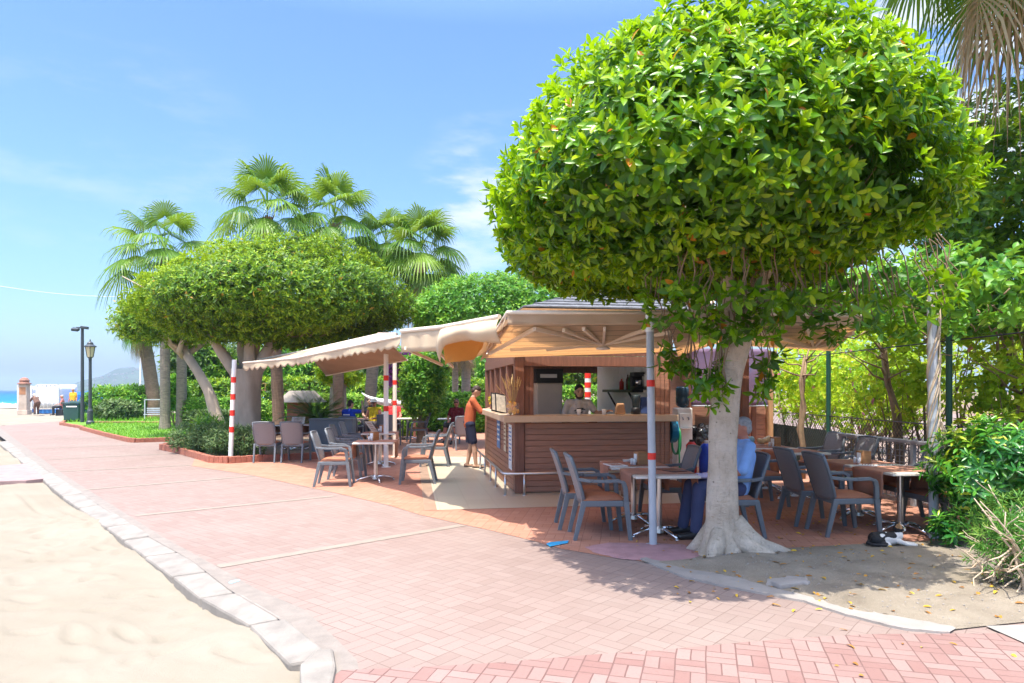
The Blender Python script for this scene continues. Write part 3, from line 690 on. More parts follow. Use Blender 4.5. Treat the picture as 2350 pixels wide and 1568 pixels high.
# ------------------------------------------------------------------ kiosk
kiosk = empty('drinks_kiosk', K, KR, 'brown timber drinks kiosk with a pale counter and grey shingled roof', 'kiosk')
KW, KD = 2.50, 4.2
def kp(x, y, z=0): return K + ku * x + kv * y + V((0, 0, z))
def planks_x(b, x0, x1, y, z0, z1, n, t=.03):
    h = (z1 - z0) / n
    for i in range(n): b.box(((x0 + x1) / 2, y, z0 + h * (i + .5)), (x1 - x0, t + random.uniform(0, .003), h - .007))
    b.box(((x0 + x1) / 2, y + t * .9, (z0 + z1) / 2), (x1 - x0, t, z1 - z0))
def planks_y(b, x, y0, y1, z0, z1, n, t=.03):
    h = (z1 - z0) / n
    for i in range(n): b.box((x, (y0 + y1) / 2, z0 + h * (i + .5)), (t + random.uniform(0, .003), y1 - y0, h - .007))
    b.box((x + t * .9, (y0 + y1) / 2, (z0 + z1) / 2), (t, y1 - y0, z1 - z0))
b = MB(); planks_x(b, .16, 2.22, .02, .02, 1.10, 12); b.build('front_panel', M['plank'], kiosk, bevel=.004)
b = MB(); planks_y(b, .02, .16, KD, .02, 1.10, 12); b.build('side_panel', M['plank_side'], kiosk, bevel=.004)
b = MB()
for x, w in ((.075, .15), ): b.box((x, .055, 1.10), (w, .16, 2.18))
for x in (.20, .275): b.box((x, .075, 1.66), (.07, .05, 1.0))
b.build('corner_post', M['darkwood'], kiosk, bevel=.005)
b = MB()
for i in range(4): b.box((2.255 + i * .075, .045, 1.10), (.068, .09, 2.18))
b.build('board_pillar', M['plank'], kiosk, bevel=.004)
b = MB(); b.box((1.25, .06, 2.07), (2.5, .12, .16)); b.box((1.25, .05, 2.42), (2.5, .06, .52)); b.build('lintel', M['darkwood'], kiosk, bevel=.004)
b = MB(); b.box((.06, 2.2, 2.10), (.12, 4.1, .14)); b.box((.05, 2.2, 2.42), (.06, 4.1, .5))
b.build('side_lintel', M['darkwood'], kiosk, bevel=.004)
for y in (.95, 1.75, 2.55, 3.35, 4.12):
    b = MB(); b.box((.05, y, 1.63), (.09, .10, .82)); b.build('window_post', M['darkwood'], kiosk, bevel=.004)
for y in (1.35, 2.15, 2.95, 3.74):
    b = MB(); b.box((.045, y - .24, 1.63), (.035, .20, .80)); b.build('shutter', M['darkwood'], kiosk)
b = MB()
b.prism([(-.20, -.20), (2.60, -.20), (2.60, .32), (.22, .32), (.22, 3.9), (-.14, 3.9)], 1.12, 1.225)
b.build('counter_top', M['counter'], kiosk, bevel=.012)
b = MB(); b.box((2.49, 2.1, 1.1), (.04, 4.0, 2.2)); b.build('inner_wall', M['whitewall'], kiosk)
b = MB(); planks_y(b, 2.53, .1, KD, .02, 2.2, 20); b.build('outer_side_wall', M['plank_side'], kiosk)
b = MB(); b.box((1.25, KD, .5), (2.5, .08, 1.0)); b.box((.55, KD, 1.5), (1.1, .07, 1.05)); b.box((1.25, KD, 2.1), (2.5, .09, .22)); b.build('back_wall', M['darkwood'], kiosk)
b = MB(); b.box((1.25, 2.1, .012), (2.42, 4.1, .02)); b.build('kiosk_floor', M['tileborder'], kiosk)
b = MB(); b.box((1.3, .5, .9), (2.0, .5, .04)); b.build('work_counter', M['steel'], kiosk)
b = MB(); b.box((2.40, 2.05, 1.60), (.26, 1.9, .05)); b.bar((2.47, 1.4, 1.28), (2.30, 1.4, 1.575), .03); b.bar((2.47, 2.7, 1.28), (2.30, 2.7, 1.575), .03); b.build('shelf', M['black'], kiosk)
b = MB()
for y in (.9, 1.35, 1.8, 2.25, 2.7):
    b.box((2.462, y, 1.92), (.02, .42, .40)); b.box((2.45, y + .12, 1.86), (.012, .012, .12))
b.build('wall_cupboard', M['whitewall'], kiosk, bevel=.006)
b = MB(); b.box((2.40, .42, 1.6), (.1, .2, .5)); b.build('inner_post', M['plank'], kiosk)
# roof: four-sided, with a fascia board and a short flue
ax_, ay_, ez, tz = 2.02, 2.0, 2.90, 3.56; xs0, xs1, ys0, ys1 = .12, 3.92, -.12, 4.3
b = MB()
cr = [(xs0, ys0), (xs1, ys0), (xs1, ys1), (xs0, ys1)]
for i in range(4):
    p, q = V((*cr[i], ez)), V((*cr[(i + 1) % 4], ez)); a = V((ax_, ay_, tz)); rows = 9
    for r in range(rows):
        t0_, t1_ = r / rows, (r + 1) / rows; up = V((0, 0, .022))
        A, B, C_, D_ = p.lerp(a, t0_) + up, q.lerp(a, t0_) + up, q.lerp(a, t1_), p.lerp(a, t1_)
        b.add([A, B, C_, D_, A - up, B - up], [(0, 1, 2, 3), (4, 5, 1, 0)])
b.add([(*c_, ez - .01) for c_ in cr], [(3, 2, 1, 0)])
roof = b.build('roof', M['slate'], kiosk)
b = MB(); b.tube([(ax_, ay_, tz - .05), (ax_, ay_, tz + .28)], .055, 14); b.lathe([(.09, 0), (.09, .03), (.02, .09)], (ax_, ay_, tz + .28), 14); b.build('flue', M['galv'], roof, smooth=False)
b = MB()
for (p, q) in zip(cr, cr[1:] + cr[:1]):
    pv, qv = V((*p, ez - .07)), V((*q, ez - .07)); b.bar(pv, qv, .03, .10)
b.build('fascia', M['lightwood'], kiosk)
for x_, y_ in ((3.85, .1), (3.85, 4.1), (.2, 4.1)):
    b = MB(); b.box((x_, y_, 1.4), (.12, .12, 2.8)); b.build('roof_post', M['darkwood'], kiosk)
# stainless foot rail
b = MB()
b.tube([(2.3, -.20, .34), (-.14, -.20, .34), (-.20, -.14, .34), (-.20, 4.2, .34)], .021, 10)
for x, y in ((-.17, -.17), (.12, -.20), (.9, -.20), (1.7, -.20), (2.28, -.20), (-.20, .75), (-.20, 1.5), (-.20, 2.4), (-.20, 3.3), (-.20, 4.15)):
    b.tube([(x, y, .0), (x, y, .33)], .017, 8); b.lathe([(.036, .0), (.036, .008)], (x, y, .004), 10)
b.build('foot_rail', M['steel'], kiosk, smooth=True)

def poster(y, z, w, h, label, body, lines, col):
    o = empty('poster', kp(-.003, y, z), KR, label, 'poster', 'posters on the side of the kiosk')
    b = MB(); b.box((-.005, 0, 0), (.004, w, h)); b.build('sheet', body, o)
    b = MB()
    for k in range(lines):
        ww = w * random.uniform(.45, .8); b.box((-.0085, random.uniform(-.04, .04) * w, h * (.42 - .8 * k / lines)), (.003, ww, h * .3 / lines))
    b.build('print', col, o)
mb = mat('poster_blue', (.10, .25, .50), .5, .3, 12); mc = mat('poster_cream', (.70, .62, .45), .5, .1)
poster(.42, .70, .34, .72, 'white price poster with blue print at the front corner of the kiosk side', M['paper'], 9, mb)
poster(1.05, .82, .26, .5, 'narrow cream poster, middle one on the kiosk side panel', mc, 6, mat('print_brown', (.3, .15, .08)))
poster(1.9, .84, .42, .56, 'blue poster farthest back on the kiosk side panel', mb, 5, M['paper'])

# things inside and on the kiosk
o = empty('refrigerator', kp(.98, 2.35), KR, 'tall beige drinks refrigerator with a black header inside the kiosk', 'refrigerator')
b = MB(); b.box((0, 0, .90), (.50, .55, 1.70)); b.build('body', mat('beige_enamel', (.72, .60, .50), .4, .06), o, bevel=.02)
b = MB(); b.box((0, -.286, .95), (.46, .022, 1.55)); b.build('door', mat('beige_enamel_door', (.76, .64, .54), .35, .06), o, bevel=.008)
b = MB(); b.box((.20, -.31, 1.0), (.02, .025, .5)); b.build('handle', M['steel'], o, bevel=.006)
b = MB(); b.box((0, -.01, 1.88), (.52, .56, .26)); b.build('header', M['black'], o, bevel=.01)
b = MB(); b.box((-.02, -.293, 1.88), (.32, .006, .07)); b.build('label_strip', M['whitewall'], o)
def bottle(x, y, z, h, r, col, label):
    o = empty('bottle', kp(x, y, z), KR, label, 'bottle', 'bottles and cups in the kiosk')
    b = MB(); b.lathe([(r, 0), (r, h * .62), (r * .4, h * .8), (r * .38, h * .93)], n=12); b.build('glass', mat('bottle_glass', col, .15, .05), o, smooth=True)
    b = MB(); b.lathe([(r * .45, h * .93), (r * .45, h)], n=10); b.build('cap', M['white'], o)
bottle(2.36, 1.5, 1.625, .28, .04, (.05, .16, .05), 'green bottle standing on the black kitchen shelf')
bottle(2.40, 1.75, 1.625, .30, .035, (.10, .05, .02), 'dark brown bottle on the black kitchen shelf')
bottle(2.36, 2.0, 1.625, .22, .045, (.55, .05, .03), 'red bottle on the black kitchen shelf')
o = empty('coffee_machine', kp(2.36, 1.1, 1.625), KR, 'small black coffee machine on the kitchen shelf', 'coffee machine')
b = MB(); b.box((0, 0, .03), (.2, .24, .06)); b.box((0, .07, .16), (.2, .1, .2)); b.box((0, -.01, .27), (.2, .26, .07)); b.build('body', M['black'], o, bevel=.01)
b = MB(); b.lathe([(.05, 0), (.055, .1), (.045, .11)], (0, -.05, .062), 12); b.build('jug', M['chrome'], o, smooth=True)
o = empty('wall_box', kp(2.40, .62, 1.62), KR, 'white dispenser box on the kitchen wall by the brown post', 'dispenser')
b = MB(); b.box((0, 0, .12), (.12, .18, .3)); b.build('body', M['white'], o, bevel=.012); b = MB(); b.box((-.062, 0, .03), (.006, .12, .06)); b.build('slot', M['black'], o)
b = MB()
for p, q in (((0, 0, 0), (.1, .1, .16)),): b.box((0, 0, .09), (.17, .14, .18), taper=.7)
tag(b.build('paper_bag', mat('brown_paper', (.36, .20, .10), .8, .15, 9, .4, 14), bevel=.02), 'crumpled brown paper bag on the kiosk counter', 'bag').location = kp(1.75, .16, 1.225)
o = empty('blender', kp(2.02, .18, 1.225), KR, 'dark glass blender on the kiosk counter', 'blender')
b = MB(); b.lathe([(.08, 0), (.07, .1), (.055, .11)], n=14); b.build('motor_base', M['black'], o, smooth=True)
b = MB(); b.lathe([(.055, .11), (.075, .3), (.075, .31)], n=14); b.build('jug', mat('smoky_glass', (.06, .09, .10), .1, .1), o, smooth=True)
b = MB(); b.box((0, 0, .14), (.19, .10, .28), taper=.85); tag(b.build('bag', mat('navy_bag', (.03, .06, .18), .7, .2, 8, .3, 20), bevel=.02), 'navy blue bag standing at the right end of the counter', 'bag').location = kp(2.2, .22, 1.225)
for x, lab in ((1.02, 'white cup on the counter left of the bartender'), (1.43, 'white cup on the counter right of the bartender')):
    b = MB(); b.lathe([(.028, 0), (.038, .09), (.034, .09), (.026, .008)], n=14); o = b.build('cup', M['paper'], smooth=True); o.location = kp(x, -.02, 1.225); tag(o, lab, 'cup', 'bottles and cups in the kiosk')
# jar of lemons with dry wheat
o = empty('jar_of_lemons', kp(-.02, .02, 1.225), KR, 'glass jar of yellow lemons with dry wheat ears on the counter corner', 'vase')
b = MB()
for k in range(26):
    a = k * 2.4; r = .025 + .05 * (k % 3) / 2; b.ell((r * math.cos(a), r * math.sin(a), .03 + .165 * (k / 26)), (.03, .03, .036), n=8, m=6)
b.build('lemons', M['lemon'], o, smooth=True)
gm, nt, pb, out = nodes('clear_glass'); pb.inputs['Alpha'].default_value = .14; pb.inputs['Roughness'].default_value = .05; M['glass'] = gm
b = MB(); b.lathe([(.105, 0), (.112, .1), (.105, .2), (.101, .2), (.108, .1), (.10, .006)], n=20); b.build('jar', M['glass'], o, smooth=True)
b = MB()
for k in range(26):
    a = random.uniform(0, 6.28); le = random.uniform(.30, .50); t = random.uniform(.03, .19)
    p0 = V((.03 * math.cos(a), .03 * math.sin(a), .15)); p1 = p0 + V((math.cos(a) * t, math.sin(a) * t * .7, le * .8)); b.tube([p0, p0.lerp(p1, .6) + V((0, 0, .03)), p1], [.003, .003, .002], 4)
    d = (p1 - p0).normalized(); b.cap(p1, p1 + d * .10, .010, .004, 6)
b.build('wheat', M['wheat'], o)
for y, lab in ((.75, 'black framed menu board standing near the lemon jar'), (1.35, 'second black framed menu board behind the first on the counter')):
    o = empty('menu_board', kp(-.12, y, 1.225), KR, lab, 'menu board')
    rot = Matrix.Rotation(R(-18), 3, 'X') @ Matrix.Rotation(R(35), 3, 'Z')
    b = MB(); b.box((0, 0, .17), (.24, .012, .34), rot=rot); b.build('frame', M['black'], o, bevel=.004)
    b = MB(); b.box(V((0, 0, .17)) + rot @ V((0, -.009, 0)), (.2, .004, .29), rot=rot); b.build('page', mat('menu_page', (.45, .40, .33), .5, .4, 20), o)
o = empty('flower_pot', kp(-.06, 1.9, 1.225), KR, 'small pot of yellow flowers on the side counter', 'flower pot')
b = MB(); b.lathe([(.05, 0), (.07, .1), (.06, .1)], n=14); b.build('pot', M['black'], o, smooth=True)
P_, N_ = sup_points(90, (0, 0, .2), (.12, .12), .12, .1, 2); np_mesh('flowers', [(*rosettes(P_, N_, 4, .05, .03, tint=(.3, .9), hi=False), 0)], [leafmat('yellow_petal', [(0, (.6, .3, .02)), (.5, (.8, .5, .02)), (1, (.15, .3, .03))])], o)

# ------------------------------------------------------------------ storage wall, banner and clutter right of the kiosk
sh = empty('timber_store', (3.95, 14.6, 0), R(6), 'dark brown plank storage wall with a pale corner post behind the patio', 'shed')
b = MB(); planks_x(b, -.25, 1.55, 0, .02, 2.35, 22); b.build('plank_wall', M['plank'], sh)
b = MB(); b.box((1.6, -.03, 1.2), (.14, .14, 2.4)); b.build('corner_post', M['lightwood'], sh, bevel=.01)
b = MB(); b.box((1.25, -.04, 1.2), (.09, .07, 2.4)); b.box((-.2, -.04, 1.2), (.09, .07, 2.4)); b.build('batten', M['darkwood'], sh)
b = MB(); b.box((.7, .75, 2.42), (2.1, 1.7, .06)); b.build('flat_roof', M['darkwood'], sh)
for x_ in (1.5, -.2):
    b = MB(); b.box((x_, .8, 1.2), (.05, 1.5, 2.3)); b.build('return_wall', M['plank_side'], sh)
def bannermat():
    m, nt, pb, out = nodes('purple_banner_print'); v = coords(nt)
    n = noise(nt, v, 2.6, 5); c = ramp(nt, n, [(.35, (.10, .055, .10)), (.5, (.17, .105, .165)), (.62, (.15, .11, .19)), (.75, (.10, .10, .19))])
    L(nt, c, pb.inputs['Base Color']); pb.inputs['Roughness'].default_value = .4; return m
o = empty('banner', D(1586, 870, 14.2), R(6), 'faded purple and blue banner stretched over the storage wall', 'banner')
bw = 1.66; bz0 = D(1586, 932, 14.2).z - o.location.z; bz1 = D(1586, 800, 14.2).z - o.location.z
b = MB(); b.grid(lambda u, v: (u * bw, -.03 + .012 * math.sin(u * 14 + v * 3) + .01 * math.sin(v * 9), bz0 + v * (bz1 - bz0) + .012 * math.sin(u * 9) * (1 - v)), 20, 14); b.build('print', bannermat(), o, smooth=True, solid=.006)
b = MB(); b.tube([(0, -.03, bz0), (bw, -.03, bz0)], .014, 8); b.build('hem_rod', M['galv'], o, smooth=True)
o = empty('water_dispenser', G(1566, 1070), R(4), 'white bottled water dispenser standing beside the kiosk', 'water dispenser')
b = MB(); b.box((0, 0, .62), (.34, .34, 1.24)); b.build('cabinet', M['white'], o, bevel=.03)
b = MB(); b.box((0, -.175, .98), (.25, .03, .30)); b.lathe([(.13, 0), (.14, .02)], (0, -.17, .80), 16); b.build('tap_recess', M['whitewall'], o, bevel=.012)
for x in (-.06, .06):
    b = MB(); b.tube([(x, -.19, 1.04), (x, -.24, 1.03), (x, -.245, .99)], .014, 8); b.build('tap', mat('tap_grey', (.3, .32, .36), .4), o, smooth=True)
b = MB(); b.lathe([(.03, 0), (.12, .04), (.14, .08), (.14, .22), (.132, .24), (.14, .26), (.14, .40), (.11, .45), (.02, .46)], (0, 0, 1.24), 20); b.build('bottle', mat('blue_water_bottle', (.04, .085, .12), .12, .4, 10), o, smooth=True)
o = empty('hose_reel', kp(2.66, .25, .95), KR, 'green garden hose hanging on a round blue reel on the kiosk side', 'hose')
b = MB(); b.tube([(-.06, 0, 0), (.05, 0, 0)], .2, 20); b.build('reel', mat('blue_reel', (.01, .16, .28), .4), o, smooth=False)
b = MB()
for k in range(3): b.tube([(.06 + .012 * k, math.sin(t) * (.15 + .015 * k), math.cos(t) * .17 - .1 - .12 * (math.cos(t) < 0)) for t in [i * 6.283 / 22 for i in range(23)]], .013, 7)
b.tube([(.07, -.14, -.15), (.06, -.18, -.5), (.05, -.2, -.8), (.12, -.32, -.93), (.3, -.4, -.935)], .013, 7)
b.build('hose_coil', mat('green_hose', (.02, .22, .07), .35), o, smooth=True)
b = MB(); c0 = G(1622, 1070)
rnd = random.Random(14)
for k in range(26): b.ell((rnd.uniform(-.24, .24), rnd.uniform(-.2, .2), .10 + rnd.uniform(0, .42)), (rnd.uniform(.10, .2), rnd.uniform(.09, .17), rnd.uniform(.06, .16)), Euler((rnd.random() * 3, rnd.random() * 3, 0)).to_matrix(), 9, 6)
blk = mat('shiny_black_bag', (.012, .012, .014), .22, .3, 10, 1.0, 16, spec=.7)
o = blob('garbage_bag', b, [blk], None, .014, 1); o.location = c0 + V((0, 0, .25)); tag(o, 'full shiny black garbage bag beside the water dispenser', 'garbage bag')
o = empty('crate', c0 + V((0, .05, 0)), 0, 'low grey crate under the black garbage bag', 'crate'); b = MB()
for z in (.04, .12, .2): b.box((0, 0, z), (.5, .4, .05))
for x in (-.23, .23):
    for y in (-.18, .18): b.box((x, y, .125), (.03, .03, .25))
b.build('slats', M['galv'], o)
c1 = G(1622, 1098)
o = empty('blue_canister', c1, 0, 'tall blue plastic canister behind the big trunk', 'canister'); b = MB(); b.lathe([(.13, 0), (.14, .05), (.14, .55), (.09, .62), (.06, .64)], n=18); b.build('body', mat('blue_plastic', (.02, .07, .55), .35), o, smooth=True); b = MB(); b.lathe([(.05, .64), (.05, .69)], n=12); b.build('lid', M['white'], o)
o = empty('red_canister', c1 + V((-.25, .12, 0)), 0, 'small red canister next to the blue one', 'canister'); b = MB(); b.lathe([(.09, 0), (.1, .04), (.1, .6), (.05, .66)], n=16); b.build('body', M['red'], o, smooth=True); b = MB(); b.lathe([(.04, .66), (.04, .7)], n=10); b.build('lid', M['black'], o)

# ------------------------------------------------------------------ awnings
def strip(b, top, bot, n=10, sag=0.0, scallop=0, sc_h=.05, out=(0, 0)):
    """hanging valance between two polylines of equal length"""
    tp, bt = [V(p) for p in top], [V(p) for p in bot]
    for i in range(len(tp) - 1):
        def fn(u, v, i=i):
            a = tp[i].lerp(tp[i + 1], u); c = bt[i].lerp(bt[i + 1], u)
            if scallop: c = c + V((0, 0, -sc_h * abs(math.sin(math.pi * u * scallop)) + sc_h * .5))
            w = .014 * math.sin(u * n * 1.7 + i) * v
            return a.lerp(c, v) + V((out[0] * v + w, out[1] * v + w, 0))
        b.grid(fn, n * (4 if scallop else 2), 4)
def cloth_quad(b, c00, c10, c11, c01, n=12, sag=.03):
    c00, c10, c11, c01 = map(V, (c00, c10, c11, c01))
    b.grid(lambda u, v: c00.lerp(c10, u).lerp(c01.lerp(c11, u), v) - V((0, 0, sag * math.sin(math.pi * u) * math.sin(math.pi * v))), n, n)

# front awning
FL = D(1165, 742, 7.3); FR = D(1535, 742, 7.4); BL = D(1112, 822, 10.5); BR = D(1542, 808, 10.75)
aw = empty('front_awning', kp(1.2, -.1), 0, 'tan seamed awning over the front counter with a fan of arms underneath', 'awning')
def loc(o, p): return V(p) - o.location
q = [loc(aw, p) for p in (FL, FR, BR, BL)]
b = MB(); cloth_quad(b, q[0], q[1], q[2], q[3], 16, .02); b.build('canopy', M['seam_front'], aw, smooth=True, solid=.004)
h = V((0, 0, .115)); dn = V((0, 0, -.02))
b = MB(); strip(b, [q[0] + h, q[1] + h], [q[0] + dn, q[1] + dn], 14); b.build('front_valance', M['canvas'], aw, smooth=True, solid=.005)
b = MB(); strip(b, [q[0] + h, q[3] + h], [q[0] + dn + V((-.05, 0, -.02)), q[3] + dn + V((-.05, 0, -.03))], 10); b.build('side_valance', M['canvas'], aw, smooth=True, solid=.005)
b = MB(); b.tube([q[0] + h, q[1] + h], .022, 8); b.tube([q[0] + h, q[3] + h], .022, 8); b.tube([q[3] + V((0, .03, .05)), q[2] + V((0, .03, .05))], .03, 8); b.tube([q[1] + h * .7, q[2] + h * .5], .02, 8)
b.build('frame_tube', M['cream_metal'], aw, smooth=True)
hub = loc(aw, D(1384, 792, 9.3)); low = V((0, 0, -.045))
def onq(u, v): return q[0].lerp(q[1], u).lerp(q[3].lerp(q[2], u), v)
for (u, v) in ((.17, .03), (.10, .60), (.47, .03), (.60, .03), (.88, .03), (1.0, .14), (.35, .06), (.30, .62), (.93, .62)):
    b = MB(); b.bar(hub + V((0, 0, .01)), onq(u, v) + low, .032, .045); b.build('arm', M['cream_metal'], aw, bevel=.004)
b = MB(); b.bar(onq(.17, .03) + low, onq(-.0, .72) + low, .032, .045); b.build('arm', M['cream_metal'], aw, bevel=.004)
b = MB(); b.lathe([(.055, -.02), (.055, .03), (.03, .07)], hub, 14); b.build('hub', M['cream_metal'], aw)
b = MB(); b.lathe([(.03, -.07), (.09, -.06), (.10, -.045), (.06, -.022)], hub, 18); b.build('lamp', M['white'], aw, smooth=True)
# right awning
a2 = empty('right_awning', kp(3.6, .2), 0, 'tan seamed awning over the right hand tables, half hidden by the fig tree', 'awning')
q2 = [loc(a2, p) for p in (D(1530, 738, 7.45), D(1975, 748, 7.9), D(1912, 806, 11.3), D(1556, 818, 10.8))]
mid = loc(a2, D(1640, 790, 11.0))
b = MB(); m0 = q2[0].lerp(q2[1], .25)
cloth_quad(b, q2[0], m0, mid, q2[3], 8, .01); cloth_quad(b, m0, q2[1], q2[2], mid, 12, .02); b.build('canopy', M['seam_right'], a2, smooth=True, solid=.004)
b = MB(); strip(b, [q2[0] + h, q2[1] + h], [q2[0] + dn, q2[1] + dn], 14); b.build('front_valance', M['canvas'], a2, smooth=True, solid=.005)
b = MB(); b.tube([q2[0] + h, q2[1] + h], .022, 8); b.tube([q2[3] + V((0, .03, .05)), mid + V((0, .03, .05)), q2[2] + V((0, .03, .05))], .03, 8); b.tube([q2[1] + h * .6, q2[2] + h * .4], .02, 8); b.build('frame_tube', M['cream_metal'], a2, smooth=True)
hub2 = loc(a2, D(1868, 797, 9.9))
def onq2(u, v): return q2[0].lerp(q2[1], u).lerp(q2[3].lerp(q2[2], u), v)
for (u, v) in ((.45, .1), (.72, .03), (.84, .03), (.98, .1), (.62, .5), (.95, .5)):
    b = MB(); b.bar(hub2, onq2(u, v) + low, .032, .045); b.build('arm', M['cream_metal'], a2, bevel=.004)
b = MB(); b.lathe([(.05, -.02), (.05, .05)], hub2, 12); b.build('hub', M['cream_metal'], a2)
# left awning: plain corner piece, backlit-toned drape and a scalloped run along the path
a3 = empty('left_awning', (-2.5, 11.6, 0), 0, 'long cream awning along the path with a scalloped edge and a drooping drape coloured backlit yellow', 'awning')
Z = lambda *p: loc(a3, V(p))
s0, s1, s2, s3, s4 = D(1146, 729, 7.6), D(1012, 753, 8.7), D(921, 762, 9.5), D(679, 822, 13.2), D(558, 833, 15.3)
s2b = D(920, 772, 9.52)
hgt = lambda p, dpx: p + V((0, 0, -dpx / FPX * p.y))
i0, i1, i2 = V((-.42, 10.4, 2.16)), V((-.75, 12.6, 2.2)), V((-1.5, 14.0, 2.62))
b = MB(); cloth_quad(b, *[loc(a3, p) for p in (s1, s0, i0, i1)], 10, .02); cloth_quad(b, *[loc(a3, p) for p in (s2, s1, i1, i2)], 10, .02); b.build('corner_canopy', M['canvaswhite'], a3, smooth=True, solid=.004)
b = MB(); strip(b, [loc(a3, s2), loc(a3, s1)], [loc(a3, hgt(s2, 47)), loc(a3, hgt(s1, 53))], 10); b.build('plain_valance', M['canvaswhite'], a3, smooth=True, solid=.005)
b = MB()
def drape(u, v):
    a = s1.lerp(s0, u); low_ = float(np.interp(u, [0, .06, .15, .35, .55, .75, 1], [82, 60, 44, 38, 40, 50, 60]))
    p = hgt(a, low_ * v); return loc(a3, p + V((-.035, -.05, 0)) * math.sin(u * 11) * v + V((-.05, -.1, 0)) * math.sin(v * 3.0))
b.grid(drape, 30, 10); b.build('drape', M['canvaswhite'], a3, smooth=True, solid=.004)
b = MB()
def drape2(u, v):
    a = D(1016, 778, 9.0).lerp(D(1112, 770, 9.3), u); low_ = float(np.interp(u, [0, .1, .4, .7, 1], [60, 56, 56, 52, 30]))
    return loc(a3, hgt(a, low_ * v) + V((.03, .05, 0)) * math.sin(u * 9 + v * 2) * v)
b.grid(drape2, 24, 8); b.build('lower_drape', M['canvasyellow'], a3, smooth=True, solid=.004)
R0, R1, R2 = D(596, 826, 17.2), D(700, 806, 15.6), D(872, 768, 12.8)
b = MB(); cloth_quad(b, *[loc(a3, p) for p in (s4, s3, R1, R0)], 10, .03); cloth_quad(b, *[loc(a3, p) for p in (s3, s2b, R2, R1)], 12, .03); b.build('scalloped_canopy', M['canvas'], a3, smooth=True, solid=.004)
b = MB(); strip(b, [loc(a3, s4), loc(a3, s3)], [loc(a3, hgt(s4, 16)), loc(a3, hgt(s3, 15))], 8, scallop=8, sc_h=.07); strip(b, [loc(a3, s3), loc(a3, s2b)], [loc(a3, hgt(s3, 15)), loc(a3, hgt(s2b, 23))], 10, scallop=17, sc_h=.07); b.build('scalloped_valance', M['canvaswhite'], a3, smooth=True, solid=.005)
B1, B2 = D(748, 862, 17.2), D(935, 826, 14.6)
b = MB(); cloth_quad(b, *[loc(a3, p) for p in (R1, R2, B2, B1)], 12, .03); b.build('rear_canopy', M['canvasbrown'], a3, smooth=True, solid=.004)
b = MB(); b.tube([loc(a3, p) for p in (R0, R1, R2)], .03, 8); b.tube([loc(a3, p) for p in (s4, s3, s2b)], .02, 8); b.tube([loc(a3, p) + V((0, 0, .01)) for p in (s2, s1, s0)], .028, 8); b.tube([loc(a3, p) for p in (B1, B2)], .02, 8)
b.box(loc(a3, D(890, 778, 12.6)), (.34, .2, .22)); b.build('frame_tube', M['cream_metal'], a3, smooth=False)
for (p, r_) in ((s1, i1), (s2, i2), (s2b.lerp(s3, .4), R2.lerp(R1, .4)), (D(980, 770, 9.0), D(1040, 835, 12.0)), (D(930, 790, 9.4), D(1015, 830, 11.5))):
    b = MB(); b.bar(loc(a3, p) + V((0, 0, -.06)), loc(a3, r_) + V((0, 0, -.06)), .03, .045); b.build('arm', M['cream_metal'], a3, bevel=.004)
# beige cloth panel rising behind the roof
o = tag(MB().slab(D(1400, 688, 15), D(1640, 700, 15), D(1640, 640, 17), D(1440, 655, 17), .03).build('cloth_panel', M['canvas']), 'peach cloth sunshade rising behind the kiosk roof', 'sunshade')

# ------------------------------------------------------------------ poles
def band_pole(base, top, r, mbody, bands, label, band_h=.09, cap=None):
    o = empty('striped_pole' if len(bands) else 'pole', base, 0, label, 'pole', 'awning poles')
    t = V(top) - V(base); b = MB(); b.tube([(0, 0, 0), t], r, 18); b.lathe([(r * 2.0, 0), (r * 2.0, .008)], n=16); b.build('shaft', mbody, o)
    for z in bands:
        c = t * (z / t.z); b = MB(); b.tube([c - V((0, 0, band_h / 2)), c + V((0, 0, band_h / 2))], r + .003, 18); b.build('red_band', M['red'], o)
    if cap:
        b = MB(); b.lathe([(r + .004, 0), (r + .004, cap)], t - V((0, 0, cap)), 18); b.build('top_sleeve', M['white'], o)
    return o
gb = G(1499, 1251); zb = lambda py, Y: CAM_H - (py - 895) / FPX * Y
pp_ = band_pole(gb, D(1491, 722, gb.y), .040, M['galv'], [zb(880, gb.y), zb(1047, gb.y)], 'grey steel pole with two red bands beside the front table', .07, zb(725, gb.y) - zb(765, gb.y))
Y = 15.6; p0 = D(529, 1056, Y)
band_pole(V((p0.x, Y, 0)), D(538, 826, Y), .052, M['white'], [zb(y_, Y) for y_ in (872, 911, 948, 986)], 'white pole with four red bands at the brick planter corner', .13)
Y = 14.3; band_pole(V((D(886, 0, Y).x, Y, 0)), D(886, 806, Y), .05, M['white'], [zb(868, Y), zb(938, Y)], 'white pole with red bands rising among the patio tables', .11)
Y = 16.5; band_pole(V((D(906, 0, Y).x, Y, 0)), D(906, 806, Y), .05, M['cream_metal'], [zb(878, Y), zb(925, Y)], 'beige pole with red bands just behind the white one', .11)
Y = 16.6; band_pole(V((D(1349, 0, Y).x, Y, 0)), D(1349, 830, Y), .075, M['white'], [zb(862, Y), zb(884, Y), zb(906, Y)], 'red and white striped pole seen through the kiosk window', .13)

